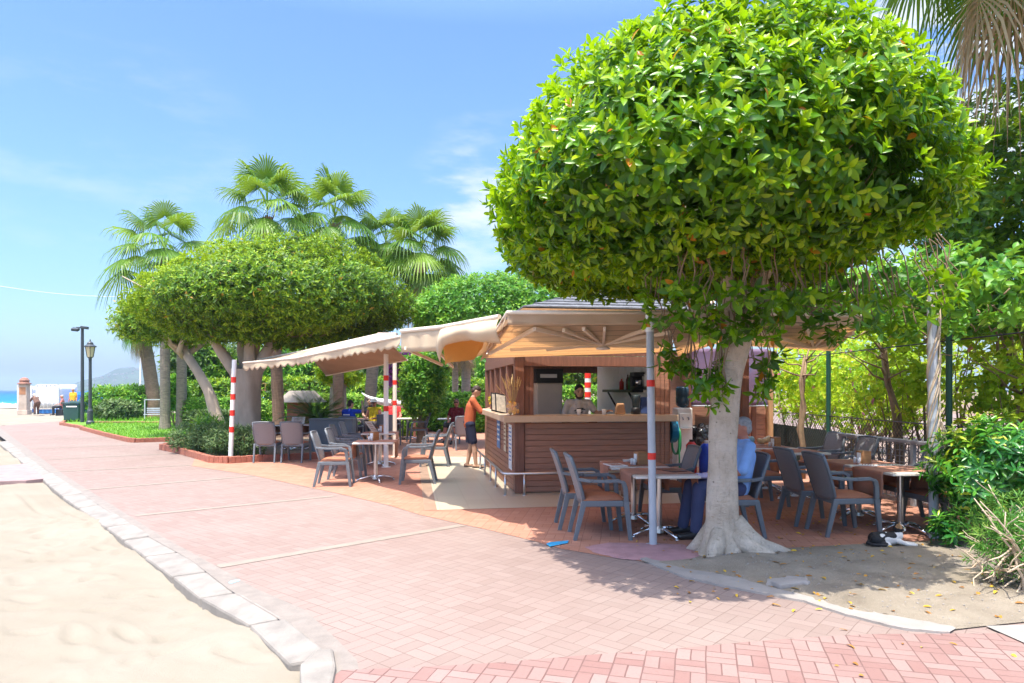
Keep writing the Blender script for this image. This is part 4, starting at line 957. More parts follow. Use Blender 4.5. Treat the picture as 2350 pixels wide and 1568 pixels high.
# ------------------------------------------------------------------ chairs
def make_chair():
    o = empty('patio_armchair', (0, 0, 0), 0, 'chair', 'chair', 'grey woven armchairs on the patio')
    pl = M['chairplastic']
    for s in (-1, 1):
        b = MB(); b.bar((-.315, s * .225, 0), (-.215, s * .225, .42), .034, .042, up=(1, 0, 0), w2=.045, h2=.06); b.build('leg', pl, o, bevel=.006)
        b = MB(); b.bar((.285, s * .245, 0), (.235, s * .25, .42), .034, .042, up=(1, 0, 0), w2=.042, h2=.06); b.build('leg', pl, o, bevel=.006)
        b = MB(); pts = [(.235, .42), (.225, .56), (.20, .625), (.14, .648), (0, .642), (-.15, .645), (-.275, .66)]
        pw = [.045, .042, .05, .056, .056, .052, .045]
        for i in range(len(pts) - 1):
            b.bar((pts[i][0], s * (.25 + .012 * min(i, 2)), pts[i][1]), (pts[i + 1][0], s * (.25 + .012 * min(i + 1, 2)) if i < 4 else s * (.272 - .018 * (i - 3)), pts[i + 1][1]), pw[i] if i > 1 else .042, .034 if i > 1 else .05, up=(0, 0, 1) if i > 1 else (1, 0, 0))
            if i: b.ell((pts[i][0], s * (.25 + .012 * min(i, 2)), pts[i][1]), (.024, .026, .022), n=8, m=6)
        b.build('armrest', pl, o, bevel=.006)
    b = MB(); b.box((.0, 0, .395), (.47, .49, .065)); b.build('seat', pl, o, bevel=.012)
    b = MB(); b.grid(lambda u, v: (-.22 + u * .45, -.23 + v * .46, .432 + .045 * (1 - (2 * u - 1) ** 6) * (1 - (2 * v - 1) ** 6)), 14, 14); b.box((.005, 0, .434), (.45, .46, .012)); b.build('cushion', M['cushion'], o, smooth=True)
    # woven back: a curved panel between two uprights, wider at the shoulders
    def bk(u, v, off=0):
        z = .40 + v * .50; w = .205 + .028 * math.sin(v * 2.4); y = (u * 2 - 1) * w
        return (-.205 - .125 * v - .03 * v * v + .030 * (1 - (2 * u - 1) ** 2) * -1 + off, y, z + .012 * (1 - (2 * u - 1) ** 2) * v)
    b = MB(); b.grid(lambda u, v: bk(u, v), 10, 12); b.build('backrest', M['rattan'], o, smooth=True, solid=.024)
    b = MB()
    for u in (0, 1): b.tube([V(bk(u, v)) for v in (0, .25, .5, .75, 1.0)], .020, 8)
    b.tube([V(bk(u, 1.0)) for u in (0, .25, .5, .75, 1)], .018, 8)
    b.build('back_frame', pl, o, smooth=True)
    return o
chair0 = make_chair(); used = []
def chair(pos, deg, label, flip=None):
    rz = R(deg)
    if not used: c = chair0; c.location = pos; c.rotation_euler = (0, 0, rz); c['label'] = label
    else: c = dup(chair0, pos, rz, label)
    used.append(c); return c
def mid(a, b): return (G(*a) + G(*b)) / 2
# table pair by the pole
chair(mid((1334, 1241), (1417, 1219)) + V((0, -.02, 0)), 3, 'front grey woven armchair with brown cushion left of the pole, nearest the path')
chair(mid((1305, 1221), (1386, 1200)) + V((-.03, .05, 0)), 2, 'grey woven armchair tucked behind the front one, left of the pole table')
chair(V((1.93, 8.55, 0)), 183, 'dark armchair across the pole table, in front of the white water dispenser')
chair(V((2.42, 7.62, 0)), 184, 'armchair behind the fig trunk with the old man in the blue shirt seated in it')
# right hand table pair
chair(mid((1907, 1235), (1954, 1213)) + V((.02, 0, 0)), 4, 'front grey armchair at the right hand table, beside the cat')
chair(mid((1846, 1211), (1890, 1193)) + V((-.02, .04, 0)), 5, 'grey armchair behind the front one at the right hand table')
chair(V((4.86, 7.80, 0)), 186, 'dark armchair half hidden by the grey vine post and the shrub')
chair(V((4.92, 8.42, 0)), 184, 'dark armchair between the lattice screen and the right hand table')
chair(V((5.02, 10.25, 0)), 187, 'dark chair back on the right of two beside the lattice screen')
chair(V((4.98, 11.15, 0)), 190, 'dark chair back on the left of two under the green fence post')
chair(V((3.52, 9.65, 0)), 6, 'armchair right behind the old man with its seat showing beside the trunk')
chair(V((3.44, 10.45, 0)), 2, 'armchair at the far table with the plastic bags, mostly hidden')
# left hand tables
chair(mid((917, 1116), (990, 1110)) + V((0, .26, 0)), 183, 'armchair right of the near left table, side on, next to the tile floor')
chair(mid((917, 1116), (990, 1110)) + V((-.0, 2.9, 0)), 181, 'armchair right of the second left table, behind the near one')
chair(mid((723, 1120), (795, 1119)) + V((0, .28, 0)), 6, 'near left armchair with sunlit arms at the near left table')
chair(mid((738, 1110), (812, 1108)) + V((.02, .66, 0)), 2, 'armchair tucked behind the near left one')
chair(G(800, 1080) + V((0, .1, 0)), 4, 'armchair left of the second left table, front one of two')
chair(G(812, 1070) + V((.0, .4, 0)), 2, 'armchair left of the second left table, rear one of two')
chair(G(615, 1060), 94, 'armchair seen from behind by the brick planter, left one of two')
chair(G(679, 1060), 90, 'armchair seen from behind by the brick planter, right one of two')
chair(G(806, 1034), 88, 'dark armchair of the person in the royal blue shirt')
chair(G(893, 1024), 80, 'dark chair back in front of the red shirted person behind the white pole')
chair(G(958, 1016), 200, 'dark chair at the right end of the shaded back table')
chair(G(1063, 1032), 100, 'dark armchair with its back turned beside the person in the dark red shirt')
chair(G(905, 1008), -75, 'dark chair on the far side of the shaded back table with the red shirted person')
chair(G(856, 1014), -95, 'chair under the person in the yellow top and white hat')
chair(G(1046, 1017), -110, 'chair in which the person in the dark red shirt sits')
chair(G(762, 1018), 10, 'dark chair back beside the royal blue shirted person, on its left')

# ------------------------------------------------------------------ tables
def make_table():
    o = empty('cafe_table', (0, 0, 0), 0, 'table', 'table', 'square cafe tables on the patio')
    b = MB(); b.box((0, 0, .687), (.70, .78, .028)); b.build('tabletop', M['tabletop'], o, bevel=.006)
    b = MB(); b.tube([(0, 0, .06), (0, 0, .67)], .034, 16); b.box((0, 0, .667), (.4, .4, .012)); b.lathe([(.06, .03), (.055, .07), (.036, .10)], n=16); b.build('column', M['steel'], o)
    for k in range(4):
        a = k * math.pi / 2 + .35; c, s = math.cos(a), math.sin(a)
        b = MB(); b.tube([(c * r, s * r, z) for r, z in ((.03, .075), (.14, .075), (.25, .05), (.33, .022))], [.024, .022, .019, .016], 8); b.lathe([(.02, 0), (.02, .014)], (c * .33, s * .33, .001), 8); b.build('foot', M['chrome'], o, smooth=True)
    return o
table0 = make_table(); tused = []
def table(pos, deg, label):
    pos = V((pos[0], pos[1], .006))
    if not tused: t = table0; t.location = pos; t.rotation_euler = (0, 0, R(deg)); t['label'] = label
    else: t = dup(table0, pos, R(deg), label)
    tused.append(t); return t
def make_cloth():
    def fn(u, v):
        s_ = (u - .5) * 1.30; y = -.27 + v * .58; e = .352
        if abs(s_) <= e: return (s_, y, .7045 + .002 * math.sin(s_ * 20 + y * 13))
        d = abs(s_) - e; sg = 1 if s_ > 0 else -1
        return (sg * (e + .012 + .016 * math.sin(y * 17 + sg) * d * 3), y + .008 * math.sin(d * 30), .7045 - d)
    b = MB(); b.grid(fn, 40, 14); return b.build('table_runner', M['cloth_brown'], smooth=True, solid=.003)
cloth0 = make_cloth(); tag(cloth0, 'runner', 'tablecloth', 'brown runners hanging over the cafe tables'); cused = []
def cloth(t, label, dy=0):
    c = cloth0 if not cused else cloth0.copy()
    if cused: COL.objects.link(c)
    cused.append(c); c.location = t.location + Matrix.Rotation(t.rotation_euler.z, 3, 'Z') @ V((0, dy, 0)); c.rotation_euler = t.rotation_euler; c['label'] = label; return c
def make_box():
    o = empty('napkin_box', (0, 0, 0), 0, 'box', 'napkin box', 'wooden napkin boxes on the tables'); b = MB()
    for y in (-.05, .05): b.box((0, y, .075), (.13, .012, .15))
    for x in (-.06, .06): b.box((x, 0, .075), (.012, .09, .15))
    b.box((0, 0, .006), (.12, .09, .01)); b.box((0, 0, .145), (.13, .112, .012)); b.build('box', M['boxwood'], o, bevel=.003)
    b = MB(); b.box((-.069, -.0, .08), (.008, .062, .10)); b.build('napkins', M['paper'], o)
    b = MB(); b.lathe([(.02, 0), (.02, .06), (.014, .075)], (-.10, .03, 0), 10); b.lathe([(.02, 0), (.02, .06), (.014, .075)], (-.10, -.03, 0), 10); b.build('shakers', M['white'], o, smooth=True)
    return o
box0 = make_box(); bused = []
def nbox(t, dx, dy, deg, label):
    p = t.location + Matrix.Rotation(t.rotation_euler.z, 3, 'Z') @ V((dx, dy, .7005)) + V((0, 0, .008))
    if not bused: o = box0; o.location = p; o.rotation_euler = (0, 0, R(deg)); o['label'] = label
    else: o = dup(box0, p, R(deg), label)
    bused.append(o); return o
tA = table(G(1512, 1229), 3, 'cafe table right behind the grey pole with the red bands')
tB = table(G(1500, 1229) + V((-.08, .80, 0)), 3, 'cafe table behind the pole table, nearer to the kiosk')
cloth(tA, 'brown runner on the table at the grey pole', .03); cloth(tB, 'brown runner on the second table behind the pole'); nbox(tB, .06, -.1, 20, 'wooden napkin box behind the grey pole')
tC = table(G(2066, 1219), 5, 'right hand cafe table above the black and white cat')
tD = table(G(2066, 1219) + V((-.07, .80, 0)), 5, 'cafe table behind the right hand one, with the biggest napkin box')
cloth(tC, 'brown runner on the right hand table above the cat', .03); cloth(tD, 'brown runner on the table with the biggest napkin box'); nbox(tD, -.05, -.18, 190, 'biggest wooden napkin box, in front of the lattice screen').rotation_euler = (0, 0, R(15))
tE = table(V((4.22, 10.2, 0)), 6, 'cafe table between the old man and the fence, nearer one of the bag tables')
tF = table(V((4.08, 11.0, 0)), 6, 'far cafe table with crumpled plastic bags on it')
cloth(tE, 'brown runner on the nearer of the two bag tables'); cloth(tF, 'brown runner on the far bag table'); nbox(tF, .12, -.1, 30, 'small wooden napkin box near the green fence post')
tG = table(G(862, 1104), 4, 'near left cafe table in the middle of the left group')
tH = table(G(872, 1069), 4, 'second left cafe table with a menu leaning on its box')
cloth(tG, 'brown runner on the near left table'); cloth(tH, 'brown runner on the second left table'); nbox(tG, -.04, .12, 60, 'light wooden napkin box on the near left table'); nbox(tH, .05, .1, 60, 'light wooden napkin box on the second left table')
tI = table(G(668, 1036), 0, 'left cafe table beyond the two armchairs seen from behind')
tJ = table(G(722, 1034), 0, 'cafe table beside the brick planter, right one of the pair')
cloth(tI, 'brown runner on the table beyond the two armchairs'); cloth(tJ, 'brown runner on the right table of the planter pair')
tK = table(G(830, 1012), 5, 'cafe table between the royal blue shirt and the yellow top'); cloth(tK, 'brown runner between the royal blue shirt and the yellow top')
tL = table(G(935, 1010), 5, 'shaded dark cafe table behind the white striped pole')
tM = table(G(1030, 1012), 5, 'small cafe table left of the person in the dark red shirt')
# things lying on the tables
def crumple(name, c, r, m, label, cat, sd):
    b = MB(); random.seed(sd)
    for k in range(7): b.ell((random.uniform(-.6, .6) * r, random.uniform(-.4, .4) * r, r * random.uniform(.25, .8)), (r * random.uniform(.3, .6), r * random.uniform(.3, .5), r * random.uniform(.2, .5)), Euler((random.random() * 3, random.random() * 3, 0)).to_matrix(), 8, 6)
    o = blob(name, b, [m], None, r * .09, 2); o.location = c; tag(o, label, cat)
crumple('plastic_bag', tF.location + V((-.28, .1, .708)), .16, mat('pale_blue_bag', (.28, .48, .55), .4, .2, 20, .8, 30), 'crumpled pale blue plastic bag on the far table', 'bag', 3)
crumple('plastic_bag', tF.location + V((.08, .2, .708)), .15, mat('yellowish_bag', (.62, .50, .28), .5, .2, 20, .8, 30), 'crumpled yellowish paper bag beside the blue one', 'bag', 4)
def lyingmenu(c, rz, label, m, w=.21, h=.30, tilt=0):
    o = empty('menu', c, rz, label, 'menu', 'menus on the tables'); rot = Matrix.Rotation(tilt, 3, 'X')
    b = MB(); b.box(rot @ V((0, h / 2, .005)), (w, h, .008), rot=rot); b.build('cover', m, o)
    b = MB()
    for k in range(5): b.box(rot @ V((0, h * (.2 + .15 * k), .0105)), (w * .7, h * .05, .002), rot=rot)
    b.build('print', M['cushion'], o); return o
lyingmenu(tA.location + V((.22, -.05, .707)), .4, 'brown menu lying on the pole table', mat('menu_brown', (.10, .04, .03), .4))
lyingmenu(tB.location + V((-.22, -.3, .703)), .2, 'white menu lying on the second pole table', M['paper'])
lyingmenu(tH.location + V((-.1, -.02, .706)), 1.2, 'pale menu leaning against the box on the second left table', mat('menu_pale', (.62, .5, .38), .5), tilt=R(50))
lyingmenu(tI.location + V((.14, .1, .706)), .1, 'white flyer stand leaning on the table beyond the two armchairs', mat('flyer', (.6, .57, .52), .5, .4, 30), .34, .24, R(48))
lyingmenu(tC.location + V((-.1, .3, .706)), 1.0, 'white paper lying on the right hand table', M['paper'], .14, .2)
o = empty('phone', tE.location + V((-.2, -.22, .706)), .3, 'white and black phone lying at the edge of the near bag table', 'phone'); b = MB(); b.box((0, 0, .005), (.075, .15, .009)); b.build('case', M['white'], o, bevel=.003); b = MB(); b.box((0, 0, .0105), (.066, .13, .002)); b.build('screen', M['black'], o)
o = empty('ashtray', tB.location + V((-.05, .2, .706)), 0, 'small glass ashtray on the second pole table', 'ashtray'); b = MB(); b.lathe([(.045, 0), (.055, .03), (.045, .03), (.035, .008)], n=14); b.build('dish', M['tabletop'], o, smooth=True); b = MB(); b.cap((.03, 0, .034), (.06, .01, .036), .004, .004, 6); b.build('cigarette_end', M['paper'], o)
# dark seat backs / planters behind the left tables
for x0_, x1_, lab in ((716, 762, 'blue grey planter box, left one behind the left tables'), (764, 812, 'blue grey planter box, right one behind the left tables')):
    a, c = D(x0_, 963, 17.6), D(x1_, 964, 17.4); o = empty('planter_box', ((a.x + c.x) / 2, 17.5, 0), 0, lab, 'planter', 'blue grey planter boxes')
    w = c.x - a.x; b = MB(); b.box((0, 0, a.z / 2), (w - .02, .4, a.z)); b.build('box', mat('slate_blue_panel', (.10, .135, .165), .5, .15, 3), o, bevel=.01)
    b = MB(); b.box((0, 0, a.z + .015), (w, .44, .03)); b.build('rim', M['chairplastic'], o, bevel=.005)

# ------------------------------------------------------------------ trees
def trunk_mesh(name, m, parent, rings, n=28, lobes=6, lobe_amp=.06, extra=None, seed=0):
    """lofted trunk: rings = (centre, radius, flare)"""
    rnd = random.Random(seed); ph = [rnd.uniform(0, 6.28) for _ in range(3)]
    b = MB(); vs = []
    cs = [V(r[0]) for r in rings]
    dense = []; steps = 5
    for i in range(len(rings) - 1):
        for k in range(steps):
            t = k / steps; p0 = cs[max(i - 1, 0)]; p1 = cs[i]; p2 = cs[i + 1]; p3 = cs[min(i + 2, len(cs) - 1)]
            c = .5 * ((2 * p1) + (p2 - p0) * t + (2 * p0 - 5 * p1 + 4 * p2 - p3) * t * t + (3 * p1 - p0 - 3 * p2 + p3) * t ** 3)
            dense.append((c, rings[i][1] + (rings[i + 1][1] - rings[i][1]) * t, rings[i][2] + (rings[i + 1][2] - rings[i][2]) * t))
    dense.append((cs[-1], rings[-1][1], rings[-1][2]))
    for c, r, fl in dense:
        for k in range(n):
            a = 2 * math.pi * k / n
            rr = r * (1 + (lobe_amp + fl) * (.6 * math.sin(a * lobes + ph[0] + c.z * 1.5) + .4 * math.sin(a * (lobes - 3) + ph[1] - c.z)) + .03 * math.sin(c.z * 9 + a * 2 + ph[2]))
            vs.append(c + V((math.cos(a) * rr, math.sin(a) * rr, 0)))
    fs = [(i * n + k, i * n + (k + 1) % n, (i + 1) * n + (k + 1) % n, (i + 1) * n + k) for i in range(len(dense) - 1) for k in range(n)]
    b.add(vs, fs)
    if extra: extra(b)
    return b.build(name, m, parent, smooth=True)

def wobble(a, c, n, amp, rnd):
    a, c = V(a), V(c); return [a.lerp(c, i / n) + (V((rnd.uniform(-1, 1), rnd.uniform(-1, 1), rnd.uniform(-1, 1))) * amp if 0 < i < n else V()) for i in range(n + 1)]

# big fig in front
tb = G(1660, 1272); f1 = empty('fig_tree', tb, 0, 'big clipped fig tree with glossy leaves and a pale trunk rooted in the dirt bed', 'tree')
def roots(b):
    rnd = random.Random(2)
    b.tube([(.08, -.06, .34), (.20, -.09, .17), (.36, -.07, .075), (.55, .0, .03), (.74, .06, -.03)], [.10, .115, .09, .06, .035], 14)
    b.tube([(.06, -.12, .22), (.22, -.22, .085), (.38, -.25, .035), (.5, -.24, -.03)], [.08, .085, .055, .03], 12)
    b.tube([(-.06, -.10, .24), (-.14, -.20, .08), (-.20, -.28, -.03)], [.09, .085, .05], 12)
    b.tube([(-.05, .06, .3), (-.2, .12, .08), (-.3, .2, -.03)], [.09, .07, .04], 12)
    b.ell((.06, -.19, .05), (.06, .05, .07))
    for a, c, r0 in (((.10, 0, 2.1), (-.9, .3, 3.3), .10), ((.16, 0, 2.2), (.5, -.8, 3.5), .09), ((.2, 0, 2.2), (1.2, .4, 3.3), .09), ((.16, 0, 2.2), (.2, .9, 3.7), .09), ((.12, 0, 2.15), (-.3, -.8, 3.2), .08), ((.18, 0, 2.3), (.1, .1, 4.3), .10)):
        p = wobble(a, c, 5, .06, rnd); b.tube(p, [r0 * (1 - .14 * i) for i in range(6)], 9)
        for k in range(4):
            s = p[2 + k % 3]; e = V(c) + V((rnd.uniform(-.7, .7), rnd.uniform(-.7, .7), rnd.uniform(-.2, .7))); b.tube(wobble(s, e, 4, .08, rnd), [.035, .028, .02, .014, .008], 6)
trunk_mesh('trunk', M['bark'], f1, [((0, .0, -.05), .27, .16), ((.0, 0, .12), .215, .13), ((-.01, 0, .34), .165, .06), ((-.01, 0, .75), .142, .0), ((.0, 0, 1.25), .138, 0), ((.05, 0, 1.75), .136, 0), ((.12, 0, 2.1), .145, .03), ((.17, 0, 2.4), .13, .03)], extra=roots, lobe_amp=.035)
cc = np.array([-.23, .06, 3.42])
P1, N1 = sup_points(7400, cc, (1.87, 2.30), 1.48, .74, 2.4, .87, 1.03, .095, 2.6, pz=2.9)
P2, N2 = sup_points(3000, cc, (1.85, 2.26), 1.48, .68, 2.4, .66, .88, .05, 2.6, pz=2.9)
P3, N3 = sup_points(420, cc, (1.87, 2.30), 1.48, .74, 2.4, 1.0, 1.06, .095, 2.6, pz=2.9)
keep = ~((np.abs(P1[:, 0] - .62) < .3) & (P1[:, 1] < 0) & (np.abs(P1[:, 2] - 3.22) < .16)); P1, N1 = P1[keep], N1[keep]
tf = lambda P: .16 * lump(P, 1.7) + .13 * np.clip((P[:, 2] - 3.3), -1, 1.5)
hang = []
for px, py, y in [(1490, 700, 6.0), (1500, 740, 6.1), (1560, 715, 6.0), (1590, 740, 5.9), (1575, 690, 5.8), (1610, 770, 6.1), (1650, 775, 6.3), (1668, 760, 6.2), (1640, 720, 6.1), (1740, 740, 6.2), (1760, 770, 6.1), (1725, 760, 6.3), (1790, 750, 6.2), (1745, 720, 6.1), (1810, 730, 6.4), (1590, 850, 6.6), (1605, 870, 6.6), (1560, 845, 6.7), (1625, 880, 6.5), (1600, 905, 6.6), (1640, 840, 6.6), (1650, 885, 6.5), (1540, 830, 6.8), (1525, 835, 6.8), (1640, 925, 6.6), (1740, 850, 6.9), (1760, 880, 7.0), (1780, 830, 7.0), (1745, 900, 7.1), (1850, 760, 6.5), (1880, 740, 6.4), (1920, 770, 6.6), (1950, 740, 6.5), (2000, 760, 6.6), (2050, 750, 6.7), (2100, 740, 6.7), (1640, 690, 5.7), (1680, 680, 5.6), (1720, 690, 5.7), (1760, 690, 5.8), (1800, 700, 5.9), (1850, 700, 5.9), (1600, 680, 5.6), (1900, 710, 6.0), (1960, 705, 6.0), (2010, 700, 6.1), (1540, 670, 5.6), (2150, 720, 6.8), (2190, 690, 6.7), (2220, 650, 6.8), (2120, 690, 6.4), (2170, 640, 6.5), (2060, 700, 6.2), (1700, 770, 6.4)]:
    for k in range(4): hang.append(D(px + random.uniform(-20, 20), py + random.uniform(-24, 16), y + random.uniform(-.15, .15)) - tb)
Ph = np.array(hang); Nh = rng.normal(size=Ph.shape) * .5 + np.array([0, -.4, -.5])
twb = MB(); rnd = random.Random(5)
for p in hang[::2]:
    twb.tube(wobble(V((p[0] * .9 + .01, p[1] + .05, max(p[2] + .55, 2.5))), V(p), 4, .05, rnd), .006, 5, False)
for k in range(260):
    q = P2[rnd.randrange(len(P2))]; twb.tube(wobble((q[0] * .35, q[1] * .35 + .1, 2.6 + (q[2] - 2.6) * .45), q, 4, .10, rnd), [.014, .011, .008, .006, .004], 5, False)
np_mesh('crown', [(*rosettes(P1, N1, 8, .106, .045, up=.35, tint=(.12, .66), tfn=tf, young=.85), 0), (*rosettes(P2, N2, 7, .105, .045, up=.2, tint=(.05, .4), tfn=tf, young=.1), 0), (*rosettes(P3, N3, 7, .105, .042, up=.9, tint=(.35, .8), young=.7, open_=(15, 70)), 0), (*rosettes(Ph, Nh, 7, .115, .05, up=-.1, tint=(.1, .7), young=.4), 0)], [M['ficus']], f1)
twb.build('twigs', M['twig'], f1, smooth=True)

# second fig: broad flat crown on several limbs
tb2 = D(566, 1030, 17.6); tb2.z = .05
f2 = empty('fig_tree', tb2, 0, 'wide flat-topped fig tree with forked pale limbs behind the brick planter', 'tree')
def limbs2(b):
    rnd = random.Random(8); t = V((0, 0, 2.0))
    for c, r0 in (((-1.0, -.2, 3.1), .17), ((-.35, .4, 3.3), .16), ((.25, -.2, 3.3), .17), ((.8, .1, 3.1), .19), ((.1, .8, 3.4), .14)):
        c = V(c); p = wobble(t + V((c.x * .15, c.y * .15, -.1)), c, 4, .03, rnd); b.tube(p, [r0 * (1.05 - .13 * i) for i in range(5)], 10)
        for k in range(5):
            e = c + V((rnd.uniform(-1.2, 1.2) + c.x * .9, rnd.uniform(-1, 1), rnd.uniform(.3, 1.3))); b.tube(wobble(c.lerp(t, .2), e, 4, .1, rnd), [.06, .05, .035, .022, .012], 7)
trunk_mesh('trunk', M['bark2'], f2, [((.08, 0, -.05), .40, .1), ((.05, 0, .4), .34, .05), ((.02, 0, 1.0), .325, .03), ((0, 0, 1.6), .35, .06), ((-.02, 0, 2.1), .40, .10)], extra=limbs2, lobe_amp=.06)
c2 = np.array([.80, .2, 3.87])
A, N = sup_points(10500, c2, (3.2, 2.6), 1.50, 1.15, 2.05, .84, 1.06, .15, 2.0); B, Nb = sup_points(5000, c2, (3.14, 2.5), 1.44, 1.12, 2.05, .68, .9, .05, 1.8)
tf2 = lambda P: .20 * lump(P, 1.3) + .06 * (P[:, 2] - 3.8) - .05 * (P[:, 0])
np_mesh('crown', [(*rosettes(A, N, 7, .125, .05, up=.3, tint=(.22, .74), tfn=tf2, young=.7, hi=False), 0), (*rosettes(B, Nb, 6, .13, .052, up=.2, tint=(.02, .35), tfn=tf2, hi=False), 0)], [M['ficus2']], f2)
b = MB(); rnd = random.Random(9)
for k in range(220):
    q = B[rnd.randrange(len(B))]
    if q[2] < 3.6: b.tube(wobble((q[0] * .6, q[1] * .5, 2.9), q, 3, .1, rnd), [.018, .012, .008, .005], 4, False)
b.build('twigs', M['twig'], f2, smooth=True)

def simple_tree(base, label, crown_c, rad, up, down, n, leaf, m, trunk_r, tm, lean=(0, 0, 0), tint=(.1, .7), p=2.4, layers=True, name='tree', group=None, k=6, w=.42, lo=.86):
    o = empty(name, base, 0, label, 'tree', group); cvec = V(crown_c); top = V((cvec.x, cvec.y, cvec.z - down * .3))
    def lb(b):
        rnd = random.Random(n)
        for _ in range(7):
            e = cvec + V((rnd.uniform(-.7, .7) * rad[0], rnd.uniform(-.7, .7) * rad[1], rnd.uniform(-.4, .6) * up)); b.tube(wobble(top.lerp(V((0, 0, 0)), .25), e, 4, .06 * rad[0], rnd), [trunk_r * f for f in (.6, .5, .36, .24, .1)], 7)
    mid_ = top * .5 + V(lean)
    trunk_mesh('trunk', tm, o, [((0, 0, -.1), trunk_r * 1.25, .1), (mid_ * .5 + V((0, 0, 0)), trunk_r * 1.02, .03), (mid_, trunk_r * .95, .02), (top, trunk_r * .8, .05)], n=16, extra=lb)
    c = np.array(crown_c); A, N = sup_points(n, c, rad, up, down, p, lo, 1.0, .08, 2.4 / max(rad))
    parts = [(*rosettes(A, N, k, leaf, leaf * w, up=.3, tint=tint, tfn=lambda P: .2 * lump(P, 3 / max(rad)), young=.35, hi=False), 0)]
    if layers:
        B, Nb = sup_points(n // 2, c, rad, up, down, p, .6, .86, .08, 2.4 / max(rad)); parts.append((*rosettes(B, Nb, k, leaf, leaf * w, tint=(tint[0] * .5, tint[1] * .6), hi=False), 0))
    np_mesh('crown', parts, [m], o); return o
# leaning fig trunk behind the second fig with a sparse brownish crown
bs = D(516, 940, 22.5); bs.z = 0
simple_tree(bs, 'fig tree with a leaning grey trunk and thin brownish crown behind the wide fig', (-1.9, .2, 3.9), (1.9, 1.6), 1.0, .9, 1500, .15, M['ficus2'], .19, M['bark2'], lean=(.25, 0, 0), tint=(.3, .9), name='fig_tree', lo=.5)
bs = D(1190, 950, 19.5); bs.z = 0
simple_tree(bs, 'light green clipped fig crown rising over the awning left of the kiosk roof', (-.25, 0, 3.75), (2.9, 1.9), 1.15, 1.0, 4200, .14, M['hedge'], .2, M['bark2'], tint=(.05, .62), p=2.6, name='fig_tree')
# dense trees beyond the garden
bgt = [(455, 44, 2.3, 3.4, 'dark green tree in the gap left of the leaning trunk'), (560, 47, 2.5, 3.2, 'dull green tree far behind the wide fig trunk'), (640, 44, 2.4, 3.0, 'far tree behind the brown palm trunk'), (720, 48, 2.6, 3.1, 'far tree above the thatched hut'), (800, 45, 2.5, 3.3, 'far tree beyond the yellow leaved stump'), (880, 49, 2.8, 3.2, 'far tree beyond the white striped pole'), (985, 44, 2.6, 3.1, 'far tree behind the ivy covered trunk'), (1075, 46, 2.7, 3.2, 'far tree behind the pale palm trunks'), (1180, 42, 2.6, 3.0, 'far tree seen through the left windows of the kiosk'), (1310, 40, 2.6, 3.0, 'far tree seen through the kiosk behind the bartender'), (1440, 41, 2.6, 2.9, 'far tree hidden behind the kiosk roof')]
for i, (px, Yv, r, zc, lab) in enumerate(bgt):
    bs = D(px, 0, Yv); bs.z = 0; simple_tree(bs, lab, (0, 0, zc), (r, r * .8), 1.7, 1.7, 900, .34, M[('ficus2', 'dullshrub', 'hedge')[i % 3]], .22, M['bark2'], tint=(.0, .55), name='tree', group='trees beyond the garden', k=5, lo=.7)

# palms ---------------------------------------------------------------
def frond(A_, origin, dirn, pet, fan, nseg, rnd, tint, droop, wf=1.0):
    d = dirn.normalized(); up = V((0, 0, 1)); s = d.cross(up)
    s = s.normalized() if s.length > .05 else V((1, 0, 0)); n = s.cross(d)
    o = V(origin); pts = []
    for i in range(6):
        t = i / 5; pts.append(o + d * pet * t + V((0, 0, -droop * pet * .35 * t * t)))
    e1 = (pts[-1] - pts[-2]).normalized(); n = s.cross(e1)
    def strip_(ps, ws, sd, tn):
        for p, w in zip(ps, ws): A_['v'] += [p - sd * w, p + sd * w]
        k = len(A_['v']) - 2 * len(ps)
        for i in range(len(ps) - 1): A_['f'].append((k + 2 * i, k + 2 * i + 1, k + 2 * i + 3, k + 2 * i + 2)); A_['t'].append(tn)
    strip_(pts, [.022, .02, .017, .014, .012, .01], s, tint * .8 + .15)
    c = pts[-1]; span = R(118); da = 2 * span / nseg
    for k in range(nseg):
        a = -span + da * (k + .5); Ln = fan * (1 - .28 * abs(a) / span) * rnd.uniform(.92, 1.06)
        dr = e1 * math.cos(a) + s * math.sin(a); dr = (dr - n * (.22 * abs(math.sin(a)) + .05) + V((0, 0, 0))).normalized()
        side = dr.cross(n).normalized(); g = V((0, 0, -1)) * Ln
        ps = [c + dr * .03, c + dr * Ln * .30 + g * .02, c + dr * Ln * .56 + g * .06 * droop, c + dr * Ln * .80 + g * (.16 + .12 * rnd.random()) * droop, c + dr * Ln * .95 + g * (.34 + .22 * rnd.random()) * droop]
        w = Ln * da * .5 * wf
        strip_(ps, [.004, w * .30 * 1.0, w * .50, w * .26, w * .05], side + n * .25 * (1 if k % 2 else -1), min(.95, max(.02, tint + rnd.uniform(-.08, .08))))
